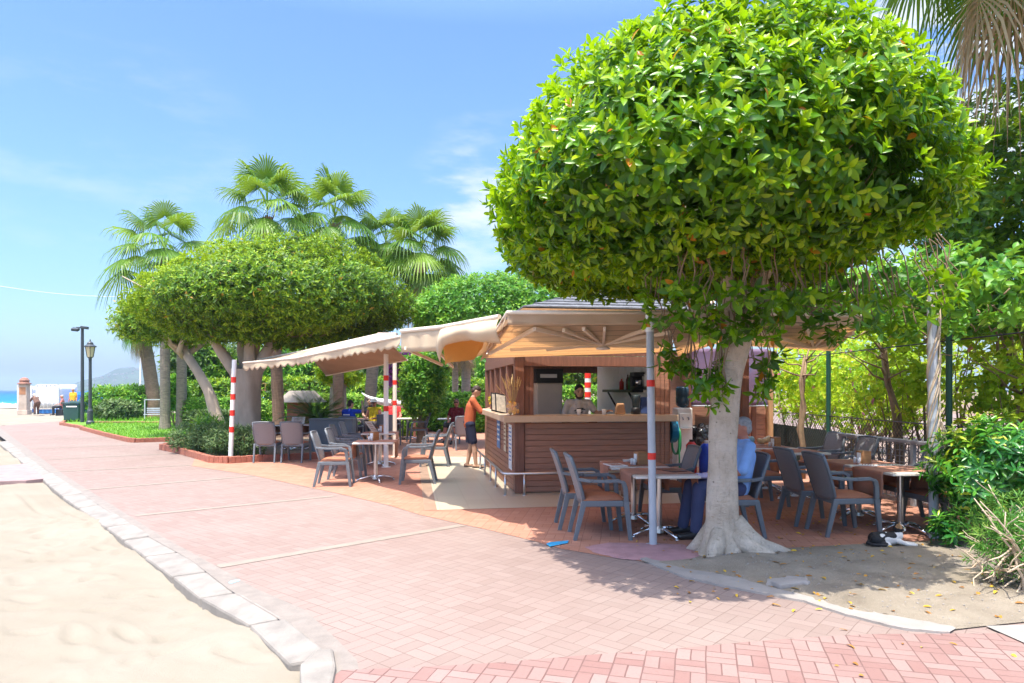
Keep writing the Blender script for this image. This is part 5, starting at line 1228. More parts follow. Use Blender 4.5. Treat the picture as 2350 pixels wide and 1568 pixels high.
def palm_parts(seed, nf, pet, fan, elev=(-35, 82), dry=14, skirt=.8, nseg=34):
    rnd = random.Random(seed); g = dict(v=[], f=[], t=[]); dd = dict(v=[], f=[], t=[])
    for i in range(nf):
        el = R(elev[0] + (elev[1] - elev[0]) * ((i + .5) / nf) ** .72 + rnd.uniform(-6, 6)); az = i * 2.39996 + rnd.uniform(-.3, .3)
        frond(g, (0, 0, .10 + .3 * i / nf), V((math.cos(az) * math.cos(el), math.sin(az) * math.cos(el), math.sin(el))), pet * rnd.uniform(.85, 1.15), fan * rnd.uniform(.85, 1.08), nseg, rnd, rnd.uniform(.2, .8) * (.75 if el < 0 else 1), 1.1 if el < R(40) else .8, .95)
    for i in range(dry):
        el = R(rnd.uniform(-82, -48)); az = i * 2.39996 + rnd.uniform(-.3, .3)
        frond(dd, (0, 0, rnd.uniform(-.3, .1)), V((math.cos(az) * math.cos(el), math.sin(az) * math.cos(el), math.sin(el))), pet * .8 * skirt, fan * .85 * skirt, 24, rnd, rnd.uniform(.15, .9), 2.2, .5)
    f = lambda q: (np.array([tuple(p) for p in q['v']], np.float32), np.array(q['f'], np.int32), np.array(q['t'], np.float32), 0)
    return f(g), f(dd) if dry else None
def palm(label, px, py, Yv, base_px, seed, nf=26, pet=.95, fan=.95, r=.17, dry=10, tm='palmbark', elev=(-35, 82), skirt=.7, rot=0):
    top = D(px, py, Yv); base = D(base_px, 0, Yv); base.z = -.05
    o = empty('fan_palm', base, 0, label, 'palm tree', 'fan palms'); t = top - base
    n = 20; pts = [V((t.x * (i / n) ** 1.4, 0, t.z * i / n)) for i in range(n + 1)]; b = MB()
    b.tube(pts, [r * (1.35 if i == 0 else 1.12 if i < 2 else 1.0 - .10 * i / n + (.035 if i % 2 else 0)) for i in range(n + 1)], 14)
    rnd = random.Random(seed)
    for i in range(70):                                             # old leaf bases
        q = rnd.uniform(.62, 1.0); a = rnd.uniform(0, 6.28); c = V((t.x * q ** 1.4, 0, t.z * q)) + V((math.cos(a), math.sin(a), 0)) * r * .95
        b.bar(c, c + V((math.cos(a) * .06, math.sin(a) * .06, .13)), .05, .02, w2=.025)
    b.build('trunk', M[tm], o, smooth=False)
    g, d = palm_parts(seed, nf, pet, fan, elev, dry, skirt)
    c = np_mesh('crown', [g], [M['palm']], o, smooth=False); c.location = pts[-1]; c.rotation_euler = (0, 0, rot)
    if d: c = np_mesh('dry_fronds', [d], [M['drypalm']], o, smooth=False); c.location = pts[-1]
    return o
palm('tallest fan palm rising over the middle of the wide fig', 614, 500, 22.5, 640, 11, 24, 1.25, 1.15, .19, 5, 'palmbark_b', (-25, 84), .5)
palm('fan palm just right of the tallest one', 768, 515, 24, 778, 12, 22, 1.2, 1.15, .19, 5, 'palmbark_b', (-25, 84), .5)
palm('leftmost fan palm with big raised fans and a straight grey trunk on the lawn', 378, 590, 27.0, 379, 13, 26, 1.45, 1.35, .19, 6, 'palmbark', (-40, 80), .5)
palm('fan palm trunk standing on the lawn just right of the leftmost palm', 420, 640, 27.5, 416, 14, 18, 1.1, 1.0, .20, 6, 'palmbark', (-35, 60), .5)
palm('palm with a rough shaggy leaning trunk behind the leftmost lawn palm', 322, 735, 38, 356, 15, 18, .9, .85, .36, 10, 'palmbark_b', (-50, 50), .9)
palm('fan palm with dry hanging fronds between the two right hand palms', 885, 575, 25.5, 846, 16, 24, 1.05, 1.05, .22, 16, 'palmbark', (-45, 75), .9)
palm('rightmost of the tall palms with drooping fronds and a shaggy trunk', 966, 588, 24.5, 961, 17, 30, 1.1, 1.15, .22, 12, 'palmbark', (-50, 80), .9)
palm('short palm with a pale trunk, left of the pair behind the awning', 1046, 770, 31, 1044, 18, 16, .9, .8, .15, 6, 'palmbark')
palm('short palm with a pale trunk, right of the pair behind the awning', 1072, 765, 29, 1068, 19, 16, .9, .8, .20, 6, 'palmbark')
palm('overhanging palm with dry brown fronds at the upper right', 2305, -320, 8.3, 2580, 23, 30, 1.05, 1.0, .17, 6, 'palmbark', (-68, 80), 1.1)

# shrubs and hedges ---------------------------------------------------
def shrub(label, c, rad, n, leaf, m, w=.4, k=6, tint=(.05, .75), up=.5, name='shrub', cat='shrub', group=None, p=2.3, hi=False, stems=6, open_=(25, 85), lo=.6, stemmat=None, young=.3, parts=None, curl=.18):
    """c is the middle of the leaf mass; stems run down to the ground"""
    c = V(c); base = V((c.x, c.y, 0)); o = empty(name, base, 0, label, cat, group)
    A, N = sup_points(n, (0, 0, c.z), rad[:2], rad[2], min(rad[2], c.z * .98), p, lo, 1, .1, 3 / max(rad)); ok = A[:, 2] > .03; A, N = A[ok], N[ok]
    np_mesh('leaves', [(*rosettes(A, N, k, leaf, leaf * w, up=up, open_=open_, tint=tint, tfn=lambda P: .22 * lump(P, 4 / max(rad)), hi=hi, young=young, curl=curl), 0)], [m], o)
    b = MB(); rnd = random.Random(n)
    for i in range(stems):
        q = A[rnd.randrange(len(A))]; b.tube(wobble((rnd.uniform(-.25, .25) * rad[0], rnd.uniform(-.25, .25) * rad[1], 0), q, 4, .06 * rad[2], rnd), [.03 * rad[2] + .004, .02 * rad[2] + .004, .012 * rad[2] + .003, .008, .004], 6)
    b.build('stems', stemmat or M['twig'], o, smooth=True); return o
def at(px, py, Yv): return D(px, py, Yv)
# planter shrubs beside the striped pole
for i, (px, py, Yv, rx, lab) in enumerate([(437, 1015, 17.6, .55, 'pale low shrub at the left end of the brick planter'), (478, 1012, 17.0, .6, 'grey green low shrub left of the striped pole'), (520, 1015, 16.4, .5, 'grey green low shrub behind the striped pole'), (566, 1018, 16.3, .55, 'grey green low shrub right of the striped pole')]):
    c = at(px, py, Yv); shrub(lab, (c.x, c.y, .42), (rx, .6, .40), 420, .12, M['dullshrub'], .22, 6, name='low_shrub', group='low shrubs in the brick planter', up=.7)
b0 = at(475, 985, 17.3)
shrub('arching yellow green fern in the brick planter', (b0.x, b0.y + .3, .62), (.55, .4, .35), 60, .38, M['hedge'], .10, 9, name='fern', cat='fern', curl=.5)
for (px, py, Yv, r, lab, m) in [(250, 925, 37, (1.35, 1.2, 1.0), 'bright bushy shrub behind the lantern lamp post', 'hedge'), (305, 928, 38.5, (1.5, 1.2, 1.05), 'large round green shrub right of the lantern lamp post', 'hedge'), (345, 930, 40, (1.4, 1.2, 1.0), 'green shrub behind the swing frame', 'dullshrub'), (268, 945, 35.5, (1.1, .8, .6), 'lower darker shrub in front of the large round one', 'dullshrub'), (405, 900, 30, (.5, .5, .8), 'leafy climber round the second lawn palm trunk', 'hedge')]:
    c = at(px, py, Yv); c.z = max(c.z, r[2] * .9); shrub(lab, c, r, int(420 * r[0] * r[2] + 200), .22, M[m], .4, 6, name='shrub', group='shrubs along the lawn', lo=.75)
def hedge(label, a, c, zt, th, n, m, leaf=.14, tint=(.05, .8)):
    a, c = V(a), V(c); mid_ = (a + c) / 2; d = c - a; o = empty('hedge', (mid_.x, mid_.y, 0), math.atan2(d.y, d.x), label, 'hedge', 'clipped hedges in the garden')
    A, N = sup_points(n, (0, 0, zt * .5), (d.length / 2, th / 2), zt * .5, zt * .48, 6, .88, 1, .03, 3)
    B, Nb = sup_points(n // 3, (0, 0, zt * .5), (d.length / 2, th / 2), zt * .5, zt * .48, 6, .7, .88, .03, 3)
    np_mesh('leaves', [(*rosettes(A, N, 6, leaf, leaf * .42, tint=tint, tfn=lambda P: .25 * lump(P, 1.5), hi=False, young=.3), 0), (*rosettes(B, Nb, 5, leaf, leaf * .45, tint=(0, .3), hi=False), 0)], [m], o)
    b = MB()
    for k in range(int(d.length / .6)): x = -d.length / 2 + .3 + k * .6; b.tube([(x, 0, 0), (x + .05, .03, zt * .45), (x - .05, 0, zt * .8)], [.03, .02, .01], 6)
    b.build('stems', M['twig'], o)
def gh(px, Yv): p = D(px, 0, Yv); return (p.x, p.y, 0)
hedge('light green clipped hedge between the lawn palms and the wide fig trunk', gh(425, 28), gh(610, 26.5), 1.30, 1.2, 2400, M['hedge'])
hedge('variegated pale hedge in front of the clipped one, left of the wide fig', gh(430, 25.8), gh(535, 25.4), .85, .8, 1100, M['dullshrub'])
hedge('yellow green hedge behind the thatched hut and sago palm', gh(640, 29), gh(905, 28), 1.45, 1.4, 2600, M['hedge'], tint=(.3, .95))
hedge('sunlit hedge left of the ivy covered trunk', gh(880, 24.5), gh(960, 24.0), 1.15, .9, 1000, M['hedge'], tint=(.3, .95))
hedge('tall green hedge behind the person in the dark red shirt', gh(985, 27), gh(1160, 26), 1.50, 1.5, 2400, M['hedge'])
hedge('green hedge seen through the kiosk windows', gh(1165, 24), gh(1420, 23), 1.75, 1.2, 2200, M['hedge'])
hedge('far back hedge closing the garden', gh(420, 39), gh(1150, 36), 2.3, 2.0, 4200, M['ficus2'], .26)
# sago palm
sp = at(727, 960, 19.3); o = empty('sago_palm', (sp.x, sp.y, 0), 0, 'dark sago palm with arching feather fronds behind the planter boxes', 'sago palm')
b = MB(); b.tube([(0, 0, 0), (0, 0, .7)], [.18, .15], 12); b.build('trunk', M['palmbark_b'], o)
Pl, Al, Nl, Ll = [], [], [], []
for i in range(40):
    az = i * 2.39996; el = R(12 + 62 * (i / 40)); d = V((math.cos(az), math.sin(az), 0)); s = V((-d.y, d.x, 0)); L_ = 1.5
    for k in range(34):
        t = k / 33; q = V((0, 0, .7)) + d * L_ * t * math.cos(el) + V((0, 0, L_ * (t * math.sin(el) - .62 * t * t * math.cos(el))))
        for sg in (-1, 1): Pl.append(q); Al.append(s * sg + d * .55 + V((0, 0, .15))); Nl.append(V((0, 0, 1))); Ll.append(.24 * (math.sin(math.pi * (.12 + .85 * t))))
np_mesh('fronds', [(*leaves_geo(np.array(Pl), np.array(Al), np.array(Nl), np.array(Ll), np.array(Ll) * .16 + .008, rng.uniform(.1, .6, len(Pl)), False), 0)], [M['palm']], o)
# ivy covered trunk, stump with yellow leaves, bougainvillea
bs = at(965, 960, 21); bs.z = 0
simple_tree(bs, 'slim trunk thickly covered in bright green ivy behind the patio', (.05, 0, 1.75), (.78, .6), 1.15, 1.0, 850, .16, M['hedge'], .11, M['twig'], tint=(.2, .85), name='ivy_tree', lo=.55)
bs = at(776, 965, 26); bs.z = 0
simple_tree(bs, 'pollarded stump with yellowish leaves sprouting at its top', (0, 0, 2.25), (.9, .8), .55, .5, 330, .2, M['vine'], .34, M['bark2'], tint=(.3, .9), name='pollarded_tree', lo=.5)
bs = at(922, 950, 27); bs.z = 0
simple_tree(bs, 'bougainvillea with purple flowers beyond the awning poles', (0, 0, 2.4), (.7, .6), .8, .8, 420, .16, leafmat('purple_bract', [(0, (.10, .25, .03)), (.45, (.15, .3, .03)), (.55, (.42, .07, .36)), (1, (.55, .12, .50))], .6, .2, .4, (.5, .1, .45)), .06, M['twig'], tint=(.3, .95), name='bougainvillea', lo=.5)

# right hand side: vines over the fence, pergola foliage, shrubs
o = shrub('leafy vine canopy hanging over the right hand tables', (5.25, 8.9, 2.82), (2.35, 2.1, .5), 900, .13, M['hedge'], .55, 6, name='vine', cat='vine', stems=0, lo=.55, tint=(.1, .75), hi=True)
# twining stems of that canopy
b = MB(); rnd = random.Random(31)
for k in range(70):
    a = V((rnd.uniform(-2.2, 2.2), rnd.uniform(-1.9, 1.6), rnd.uniform(2.35, 3.1))); e = a + V((rnd.uniform(-1.2, 1.2), rnd.uniform(-.6, .6), rnd.uniform(-.3, .25))); b.tube(wobble(a, e, 5, .10, rnd), [.010, .010, .009, .007, .005, .004], 5)
b.build('tangled_stems', M['twig'], o, smooth=True)
shrub('ivy clad tree filling the right edge of the view', (7.7, 10.0, 4.3), (1.75, 1.5, 2.0), 2600, .15, M['ficus2'], .5, 6, name='ivy_tree', cat='tree', stems=14, lo=.55, tint=(.1, .8))
shrub('lighter leafy tree behind the vine canopy on the right', (7.2, 11.6, 3.0), (1.7, 1.4, 1.0), 600, .15, M['vine'], .55, 6, name='tree', cat='tree', stems=8, lo=.4, tint=(.1, .7))
for i, (x, y, zc, rx, ry, rz, n, lab) in enumerate([(6.55, 15.2, 1.75, .9, 1.7, .95, 520, 'yellow green bougainvillea on the fence beside the storage wall'), (6.75, 12.0, 1.65, .6, 1.6, .85, 420, 'yellow green bougainvillea between the two green fence posts'), (6.9, 9.3, 1.62, .55, 1.4, .85, 380, 'yellow green bougainvillea right of the nearer green fence post'), (8.8, 17.5, 2.0, 2.6, 1.2, 1.6, 1400, 'sunlit vine hedge far beyond the fence'), (11.5, 22, 2.0, 4.2, 1.2, 2.0, 1600, 'bright bushes on the far side of the clay court'), (12.5, 15.5, 2.6, 2.2, 1.8, 2.4, 1400, 'tree on the court side at the right edge')]):
    shrub(lab, (x, y, zc), (rx, ry, rz), n, .12, M['vine'], .62, 5, name='bougainvillea', cat='vine', group='bougainvilleas along the fence', lo=.35, tint=(.15, .98), stems=9, up=.2)
def vinetrunk(label, base, pts, r):
    o = empty('climbing_vine', base, 0, label, 'vine'); b = MB(); rnd = random.Random(len(label))
    for k in range(4):
        pp2 = [V(p) + V((rnd.uniform(-.05, .05), rnd.uniform(-.05, .05), 0)) for p in pts]; b.tube(pp2, [r * (.7 - .08 * i) for i in range(len(pts))], 7)
    for k in range(8):
        s = V(pts[-1]).lerp(V(pts[-2]), rnd.random()); b.tube(wobble(s, s + V((rnd.uniform(-.8, .8), rnd.uniform(-.6, .6), rnd.uniform(.1, .7))), 4, .07, rnd), [.02, .016, .012, .008, .005], 5)
    b.build('stems', M['twig'], o, smooth=True)
vinetrunk('twisted brown vine trunk left of the farther green fence post', (5.25, 12.4, 0), [(0, 0, 0), (.03, 0, .5), (-.02, 0, .9), (.05, .02, 1.3), (.02, 0, 1.75), (.1, 0, 2.2)], .07)
vinetrunk('slanting vine trunk seen between the fence posts', (6.4, 11.2, 0), [(0, 0, 0), (-.05, 0, .7), (-.1, 0, 1.2), (-.25, 0, 1.7), (-.3, 0, 2.3)], .06)
vinetrunk('forked bare branches right of the grey vine post', (6.6, 9.1, 0), [(0, 0, 0), (.05, 0, .6), (.02, 0, 1.1), (.2, 0, 1.5), (.4, -.1, 2.0)], .07)
# fence with green posts and wire mesh
fe = empty('chain_link_fence', (6.05, 11, 0), 0, 'green chain link fence with dark green posts along the clay court', 'fence')
for y in (-4.9, -1.55, 2.05, 5.4):
    b = MB(); b.tube([(0, y, 0), (0, y, 2.5)], .042, 10); b.build('post', mat('green_post', (.015, .07, .045), .45, .1), fe)
b = MB()
for z in (.05, 1.12, 2.3): b.tube([(0, -5, z), (0, 5.4, z)], .010, 6)
b.build('rail_wire', M['black'], fe)
b = MB(); 
for k in range(-30, 130):
    for sg in (1, -1):
        y = -5 + k * .09; z0, z1 = 0.05, 1.12; yA, yB = (y, y + 1.07) if sg > 0 else (y + 1.07, y)
        if min(yA, yB) > -5 and max(yA, yB) < 5.4: b.bar((0, yA, z0), (0, yB, z1), .005)
b.build('wire_mesh', M['black'], fe)
b = MB(); b.grid(lambda u, v: (.03 + .012 * math.sin(u * 30), 1.6 + u * 3.6, .02 + v * .82), 20, 4); b.build('windscreen', mat('green_netting', (.035, .075, .06), .9, .3, 30), fe, solid=.004)
# lattice screen
la = empty('lattice_screen', (5.62, 9.5, 0), R(98), 'low grey lattice screen with a flat top rail behind the right hand chairs', 'screen'); b = MB()
for k in range(36): b.box((-1.6 + k * 3.2 / 35, 0, .46), (.012, .012, .80))
for k in range(10): b.box((0, .013, .08 + k * .085), (3.2, .012, .012))
b.build('lattice', mat('grey_lattice', (.27, .26, .27), .5, .1), la)
b = MB(); b.box((0, 0, .89), (3.3, .16, .045)); b.build('top_rail', mat('grey_rail', (.30, .29, .31), .5, .1), la, bevel=.006)
b = MB()
for x in (-1.6, 0, 1.6): b.box((x, .04, .43), (.06, .05, .86))
b.build('post', M['galv'], la)
# grey post wound with dry vine
gp_ = G(2143, 1236); o = empty('vine_post', gp_, 0, 'grey painted post wound with dry vine stems beside the shrub', 'post')
b = MB(); b.tube([(0, 0, 0), (-.02, 0, 2.7)], .048, 14); b.build('shaft', M['galv'], o)
b = MB(); rnd = random.Random(4)
for k in range(9):
    ph = rnd.uniform(0, 6.28); z0 = rnd.uniform(.8, 1.2); b.tube([(math.cos(ph + t * 1.6) * (.055 + .012 * k / 9), math.sin(ph + t * 1.6) * .06, z0 + (2.6 - z0) * t / 5) for t in np.linspace(0, 5, 22)], .008, 5)
for k in range(6): b.tube(wobble((.05, -.04, 1.3), (.12 + rnd.uniform(-.05, .06), -.1, .75 + rnd.random() * .2), 4, .03, rnd), .006, 5)
b.build('dry_vine', M['drytwig'], o, smooth=True)
# shrubs at the right edge
pc_ = at(2265, 1105, 7.0)
shrub('dark green pittosporum shrub with star shaped leaf whorls beside the vine post', (pc_.x + .12, 7.05, .80), (.72, .55, .58), 330, .125, M['pitto'], .27, 11, name='pittosporum', cat='shrub', hi=True, open_=(45, 95), tint=(.15, .75), lo=.55, up=.6)
pc_ = at(2330, 1090, 7.6); shrub('second pittosporum shrub behind the first at the right edge', (pc_.x + .35, 7.9, .75), (.9, .6, .7), 260, .125, M['pitto'], .27, 11, name='pittosporum', cat='shrub', hi=True, open_=(45, 95), tint=(.15, .75), lo=.55)
pc_ = at(2165, 1200, 6.9); shrub('small low pittosporum sprout at the foot of the vine post', (pc_.x + .05, 6.95, .22), (.22, .25, .2), 40, .11, M['pitto'], .27, 10, name='pittosporum', cat='shrub', hi=True, open_=(45, 95), lo=.3)
fb = at(2300, 1290, 5.6); o = shrub('feathery green bush with bleached dead twigs at the right edge', (fb.x + .15, 5.65, .42), (.48, .55, .40), 430, .07, M['feather'], .16, 9, name='bush', cat='bush', hi=False, stems=0, lo=.2, open_=(20, 80))
b = MB(); rnd = random.Random(12)
for k in range(30):
    a = V((rnd.uniform(-.15, .4), rnd.uniform(-.3, .25), 0)); e = V((rnd.uniform(-.62, .5), rnd.uniform(-.5, .3), rnd.uniform(.2, .86))); p = wobble(a, e, 5, .035, rnd); b.tube(p, [.013, .012, .010, .008, .006, .004], 6)
    for j in range(4):
        s = p[2 + j % 3]; b.tube(wobble(s, s + V((rnd.uniform(-.25, .2), rnd.uniform(-.2, .15), rnd.uniform(-.03, .2))), 3, .02, rnd), [.006, .005, .004, .0025], 5)
for k in range(9):
    a = V((rnd.uniform(-.25, .1), rnd.uniform(-.3, .1), rnd.uniform(.1, .4))); b.tube(wobble(a, a + V((rnd.uniform(-.55, -.25), rnd.uniform(-.3, -.05), rnd.uniform(-.28, -.02))), 4, .03, rnd), [.011, .009, .007, .005, .004], 6)
b.build('dead_twigs', M['drytwig'], o, smooth=True)
# fallen leaves and a flat stone
n = 420; P_ = []
while len(P_) < n:
    x, y = random.uniform(1.3, 5.0), random.uniform(3.3, 9)
    if y < 4.9 and random.random() < .8: continue
    P_.append((x, y, (dz(x, y) if inside(x, y) else .006) + .006))
A_ = rng.normal(size=(n, 3)); A_[:, 2] = np.abs(A_[:, 2]) * .15; N_ = np.tile([0, 0, 1.0], (n, 1)) + rng.normal(size=(n, 3)) * .25
tag(np_mesh('fallen_leaves', [(*leaves_geo(np.array(P_), A_, N_, rng.uniform(.025, .075, n), rng.uniform(.012, .03, n), rng.random(n), True, .2, .3), 0)], [M['litter']]), 'dry yellow and brown leaves fallen on the dirt bed', None, None, 'stuff')
b = MB(); b.box((0, 0, .01), (.30, .17, .05), .3); b.box((.08, .03, .015), (.2, .16, .05), -.4, taper=.8); b.box((-.1, .02, .0), (.16, .12, .05), .8, taper=.7)
o = blob('rock', b, [M['concrete']], None, .009, 1); o.location = G(1815, 1350) + V((0, .05, .02)); tag(o, 'flat pale rock half sunk in the dirt near the concrete edging', 'rock')
b = MB(); rnd = random.Random(77)
for k in range(700):
    x, y = rnd.uniform(1.6, 5), rnd.uniform(4.7, 7.2)
    if inside(x, y): s = rnd.uniform(.003, .010); b.ell((x, y, dz(x, y) + s * .3), (s, s * .8, s * .6), n=6, m=4)
tag(b.build('pebbles', M['concrete'], smooth=True), 'small pebbles scattered over the dirt bed', None, None, 'stuff')

# ------------------------------------------------------------------ people
def frame_of(f, up=(0, 0, 1)):
    f = V(f).normalized(); r = f.cross(V(up)).normalized(); u = r.cross(f)
    return Matrix((r, f, u)).transposed()
def cloth_mat(name, col): return mat(name, col, .85, .12, 9, .25, 70)
def hand(b, w, d, n, grip=.25, s=1.0, side=1):
    """palm, four unequal bent fingers and a thumb; d = along the hand, n = palm normal"""
    d, n = V(d).normalized(), V(n).normalized(); n = (n - d * n.dot(d)).normalized(); q = d.cross(n) * side
    rot = Matrix((q, d, n)).transposed(); b.ell(w + d * .045 * s, (.038 * s, .052 * s, .016 * s), rot, 10, 7)
    for k, ln in enumerate((.066, .076, .070, .054)):
        o = w + d * .085 * s + q * (.030 - .020 * k) * s; dd = (d + q * (.16 - .11 * k)).normalized()
        d1 = (dd + n * grip).normalized(); d2 = (dd + n * grip * 2.6).normalized(); m_ = o + d1 * ln * .5 * s
        b.cap(o - dd * .02, m_, .0095 * s, .0088 * s, 7); b.cap(m_, m_ + d2 * ln * .5 * s, .0088 * s, .0070 * s, 7)
    t0_ = w + d * .03 * s + q * .034 * s; t1_ = t0_ + (d * .6 + q * .75 + n * .35) * .038 * s; b.cap(t0_, t1_, .012 * s, .010 * s, 7); b.cap(t1_, t1_ + (d * .9 + q * .2 + n * .4) * .03 * s, .010 * s, .008 * s, 7)
def person(label, loc, rz, J, shirt=(.3, .3, .3), sleeve=.62, bottom=(.05, .06, .1), bottom_len=.55, hair=(.03, .02, .014), look=(0, 1, -.1), shoes=(.02, .02, .02), bald=0, beard=None, skin='skin', vox=.012, grip=.3, female=0, extra=None):
    o = empty('person', loc, R(rz), label, 'person'); J = {k: V(v) for k, v in J.items()}
    pel, ch, nk, hd = J['pelvis'], J['chest'], J['neck'], J['head']; rt = (J['shR'] - J['shL']).normalized()
    b = MB()
    for s in (-1, 1): b.cap(pel + rt * .07 * s, ch + rt * .075 * s, .098, .100)
    b.cap(J['hipL'], J['hipR'], .095, .095); b.cap(J['shL'], J['shR'], .058, .058); b.cap(ch, nk, .10, .055); b.cap(nk, hd + V((0, 0, -.04)), .052, .05)
    F = frame_of(look); hc = hd
    b.ell(hc, (.076, .096, .112), F); b.ell(hc + F @ V((0, .022, -.055)), (.058, .070, .062), F); b.cap(hc + F @ V((0, .088, .012)), hc + F @ V((0, .106, -.022)), .011, .015, 8)
    for s in (-1, 1): b.ell(hc + F @ V((.076 * s, -.008, -.008)), (.012, .020, .030), F, 8, 6)
    for s, k in ((1, 'R'), (-1, 'L')):
        sh, el, wr = J['sh' + k], J['el' + k], J['wr' + k]; b.cap(sh, el, .049, .039); b.cap(el, wr, .040, .026)
        hand(b, wr, (wr - el), J.get('palm' + k, V((0, 0, -1))), grip, 1.0, s)
        hp, kn, an = J['hip' + k], J['kn' + k], J['an' + k]; b.cap(hp, kn, .088, .056); b.cap(kn, kn.lerp(an, .4), .054, .056); b.cap(kn.lerp(an, .3), an, .056, .036)
        fd = V(J.get('ft' + k, (0, 1, 0))).normalized(); b.cap(an + V((0, 0, -.035)) - fd * .045, an + fd * .15 + V((0, 0, -.052)), .036, .026)
    ex = MB(); ex.mi = 1
    for s in (-1, 1): ex.ell(hc + F @ V((.031 * s, .085, .012)), (.013, .008, .0075), F, 8, 6); ex.box(hc + F @ V((.031 * s, .090, .034)), (.034, .010, .007), rot=F)
    ex.mi = 2; ex.ell(hc + F @ V((0, .088, -.055)), (.022, .009, .007), F, 8, 6)
    blob('body', b, [M[skin], M['eye'], M['lip']], o, vox, 3, None, ex)
    if shirt:
        b = MB()
        for s in (-1, 1): b.cap(pel + rt * .062 * s + V((0, 0, -.03)), ch + rt * .070 * s, .120, .110)
        b.cap(J['shL'], J['shR'], .066, .066); b.cap(ch, nk + V((0, 0, -.03)), .115, .072)
        if sleeve:
            for k in 'LR':
                sh, el, wr = J['sh' + k], J['el' + k], J['wr' + k]
                b.cap(sh, sh.lerp(el, min(1, sleeve)), .066, .060)
                if sleeve > 1: b.cap(el, el.lerp(wr, sleeve - 1), .056, .044)
        blob('shirt', b, [cloth_mat('shirt_cloth', shirt)], o, vox, 4)
    if bottom:
        b = MB(); b.cap(J['hipL'], J['hipR'], .116, .116); b.cap(pel + rt * .05, pel - rt * .05, .122, .122)
        for k in 'LR':
            hp, kn, an = J['hip' + k], J['kn' + k], J['an' + k]; t = bottom_len
            b.cap(hp, hp.lerp(kn, min(1, t * 2)), .108, .084 if t < .6 else .078)
            if t > .5: b.cap(kn, kn.lerp(an, (t - .5) * 2), .078, .062)
        blob('trousers' if bottom_len > .6 else 'shorts', b, [cloth_mat('trouser_cloth', bottom)], o, vox, 4)
    if hair and not bald:
        b = MB(); b.ell(hc + F @ V((0, -.018, .044)), (.081, .094, .080), F); b.ell(hc + F @ V((0, -.050, -.01)), (.074, .060, .075), F)
        blob('hair', b, [mat('hair', hair, .6, .3, 30, .8, 60)], o, vox * .8, 2)
    if beard:
        b = MB(); b.ell(hc + F @ V((0, .030, -.086)), (.056, .064, .040), F)
        for s in (-1, 1): b.cap(hc + F @ V((.066 * s, .012, -.02)), hc + F @ V((.05 * s, .05, -.075)), .016, .022, 8)
        blob('beard', b, [mat('beard_hair', beard, .7, .3, 40, .8, 60)], o, vox * .8, 1)
    if shoes:
        for k in 'LR':
            an = J['an' + k]; fd = V(J.get('ft' + k, (0, 1, 0))).normalized(); b = MB(); b.cap(an + V((0, 0, -.025)) - fd * .055, an + fd * .165 + V((0, 0, -.048)), .050, .036); b.cap(an, an + V((0, 0, -.02)), .046, .05)
            blob('shoe', b, [mat('shoe_leather', shoes, .35, .15)], o, vox, 2)
    if extra: extra(o, J, F)
    return o
def standing(**k):
    J = dict(pelvis=(0, 0, .95), chest=(0, .0, 1.27), neck=(0, -.005, 1.46), head=(0, .02, 1.61), shL=(-.17, 0, 1.40), shR=(.17, 0, 1.40), elL=(-.23, -.01, 1.12), elR=(.23, -.01, 1.12), wrL=(-.24, .08, .88), wrR=(.24, .08, .88), palmL=(1, 0, 0), palmR=(-1, 0, 0),
             hipL=(-.085, 0, .91), hipR=(.085, 0, .91), knL=(-.095, .02, .49), knR=(.095, .02, .49), anL=(-.10, 0, .08), anR=(.10, 0, .08)); J.update(k); return J
def seated(**k):
    J = dict(pelvis=(0, -.04, .57), chest=(0, -.09, .90), neck=(0, -.085, 1.08), head=(0, -.05, 1.22), shL=(-.17, -.09, 1.02), shR=(.17, -.09, 1.02), elL=(-.24, .02, .76), elR=(.24, .02, .76), wrL=(-.16, .24, .70), wrR=(.16, .24, .70),
             hipL=(-.09, 0, .545), hipR=(.09, 0, .545), knL=(-.11, .43, .55), knR=(.11, .43, .55), anL=(-.12, .42, .08), anR=(.12, .42, .08)); J.update(k); return J
# bartender
def chestmark(o, J, F):
    b = MB(); y = .118
    def arc(pts, w):
        for p, q in zip(pts, pts[1:]): b.bar((p[0], y - abs(p[0]) * .12, p[1]), (q[0], y - abs(q[0]) * .12, q[1]), w, .012)
    arc([(.09, 1.27), (.05, 1.295), (.0, 1.285), (-.05, 1.30), (-.09, 1.29)], .035); arc([(.07, 1.25), (.02, 1.235), (-.05, 1.255)], .025); arc([(.05, 1.305), (.0, 1.315), (-.06, 1.315)], .02)
    b.build('shirt_print', mat('dark_print', (.05, .05, .055), .8), o)
person('bearded bartender in a light grey T-shirt with a dark print behind the counter', kp(1.18, .66), 180 + 8, standing(head=(.0, .075, 1.59), neck=(0, .02, 1.46), elL=(-.30, .10, 1.22), wrL=(-.40, .33, 1.27), palmL=(0, 0, -1), elR=(.27, .02, 1.13), wrR=(.22, .24, 1.06)), (.47, .46, .45), .62, (.05, .05, .06), 1.0, (.022, .016, .012), (.05, 1, -.22), beard=(.03, .02, .015), vox=.010, extra=chestmark)
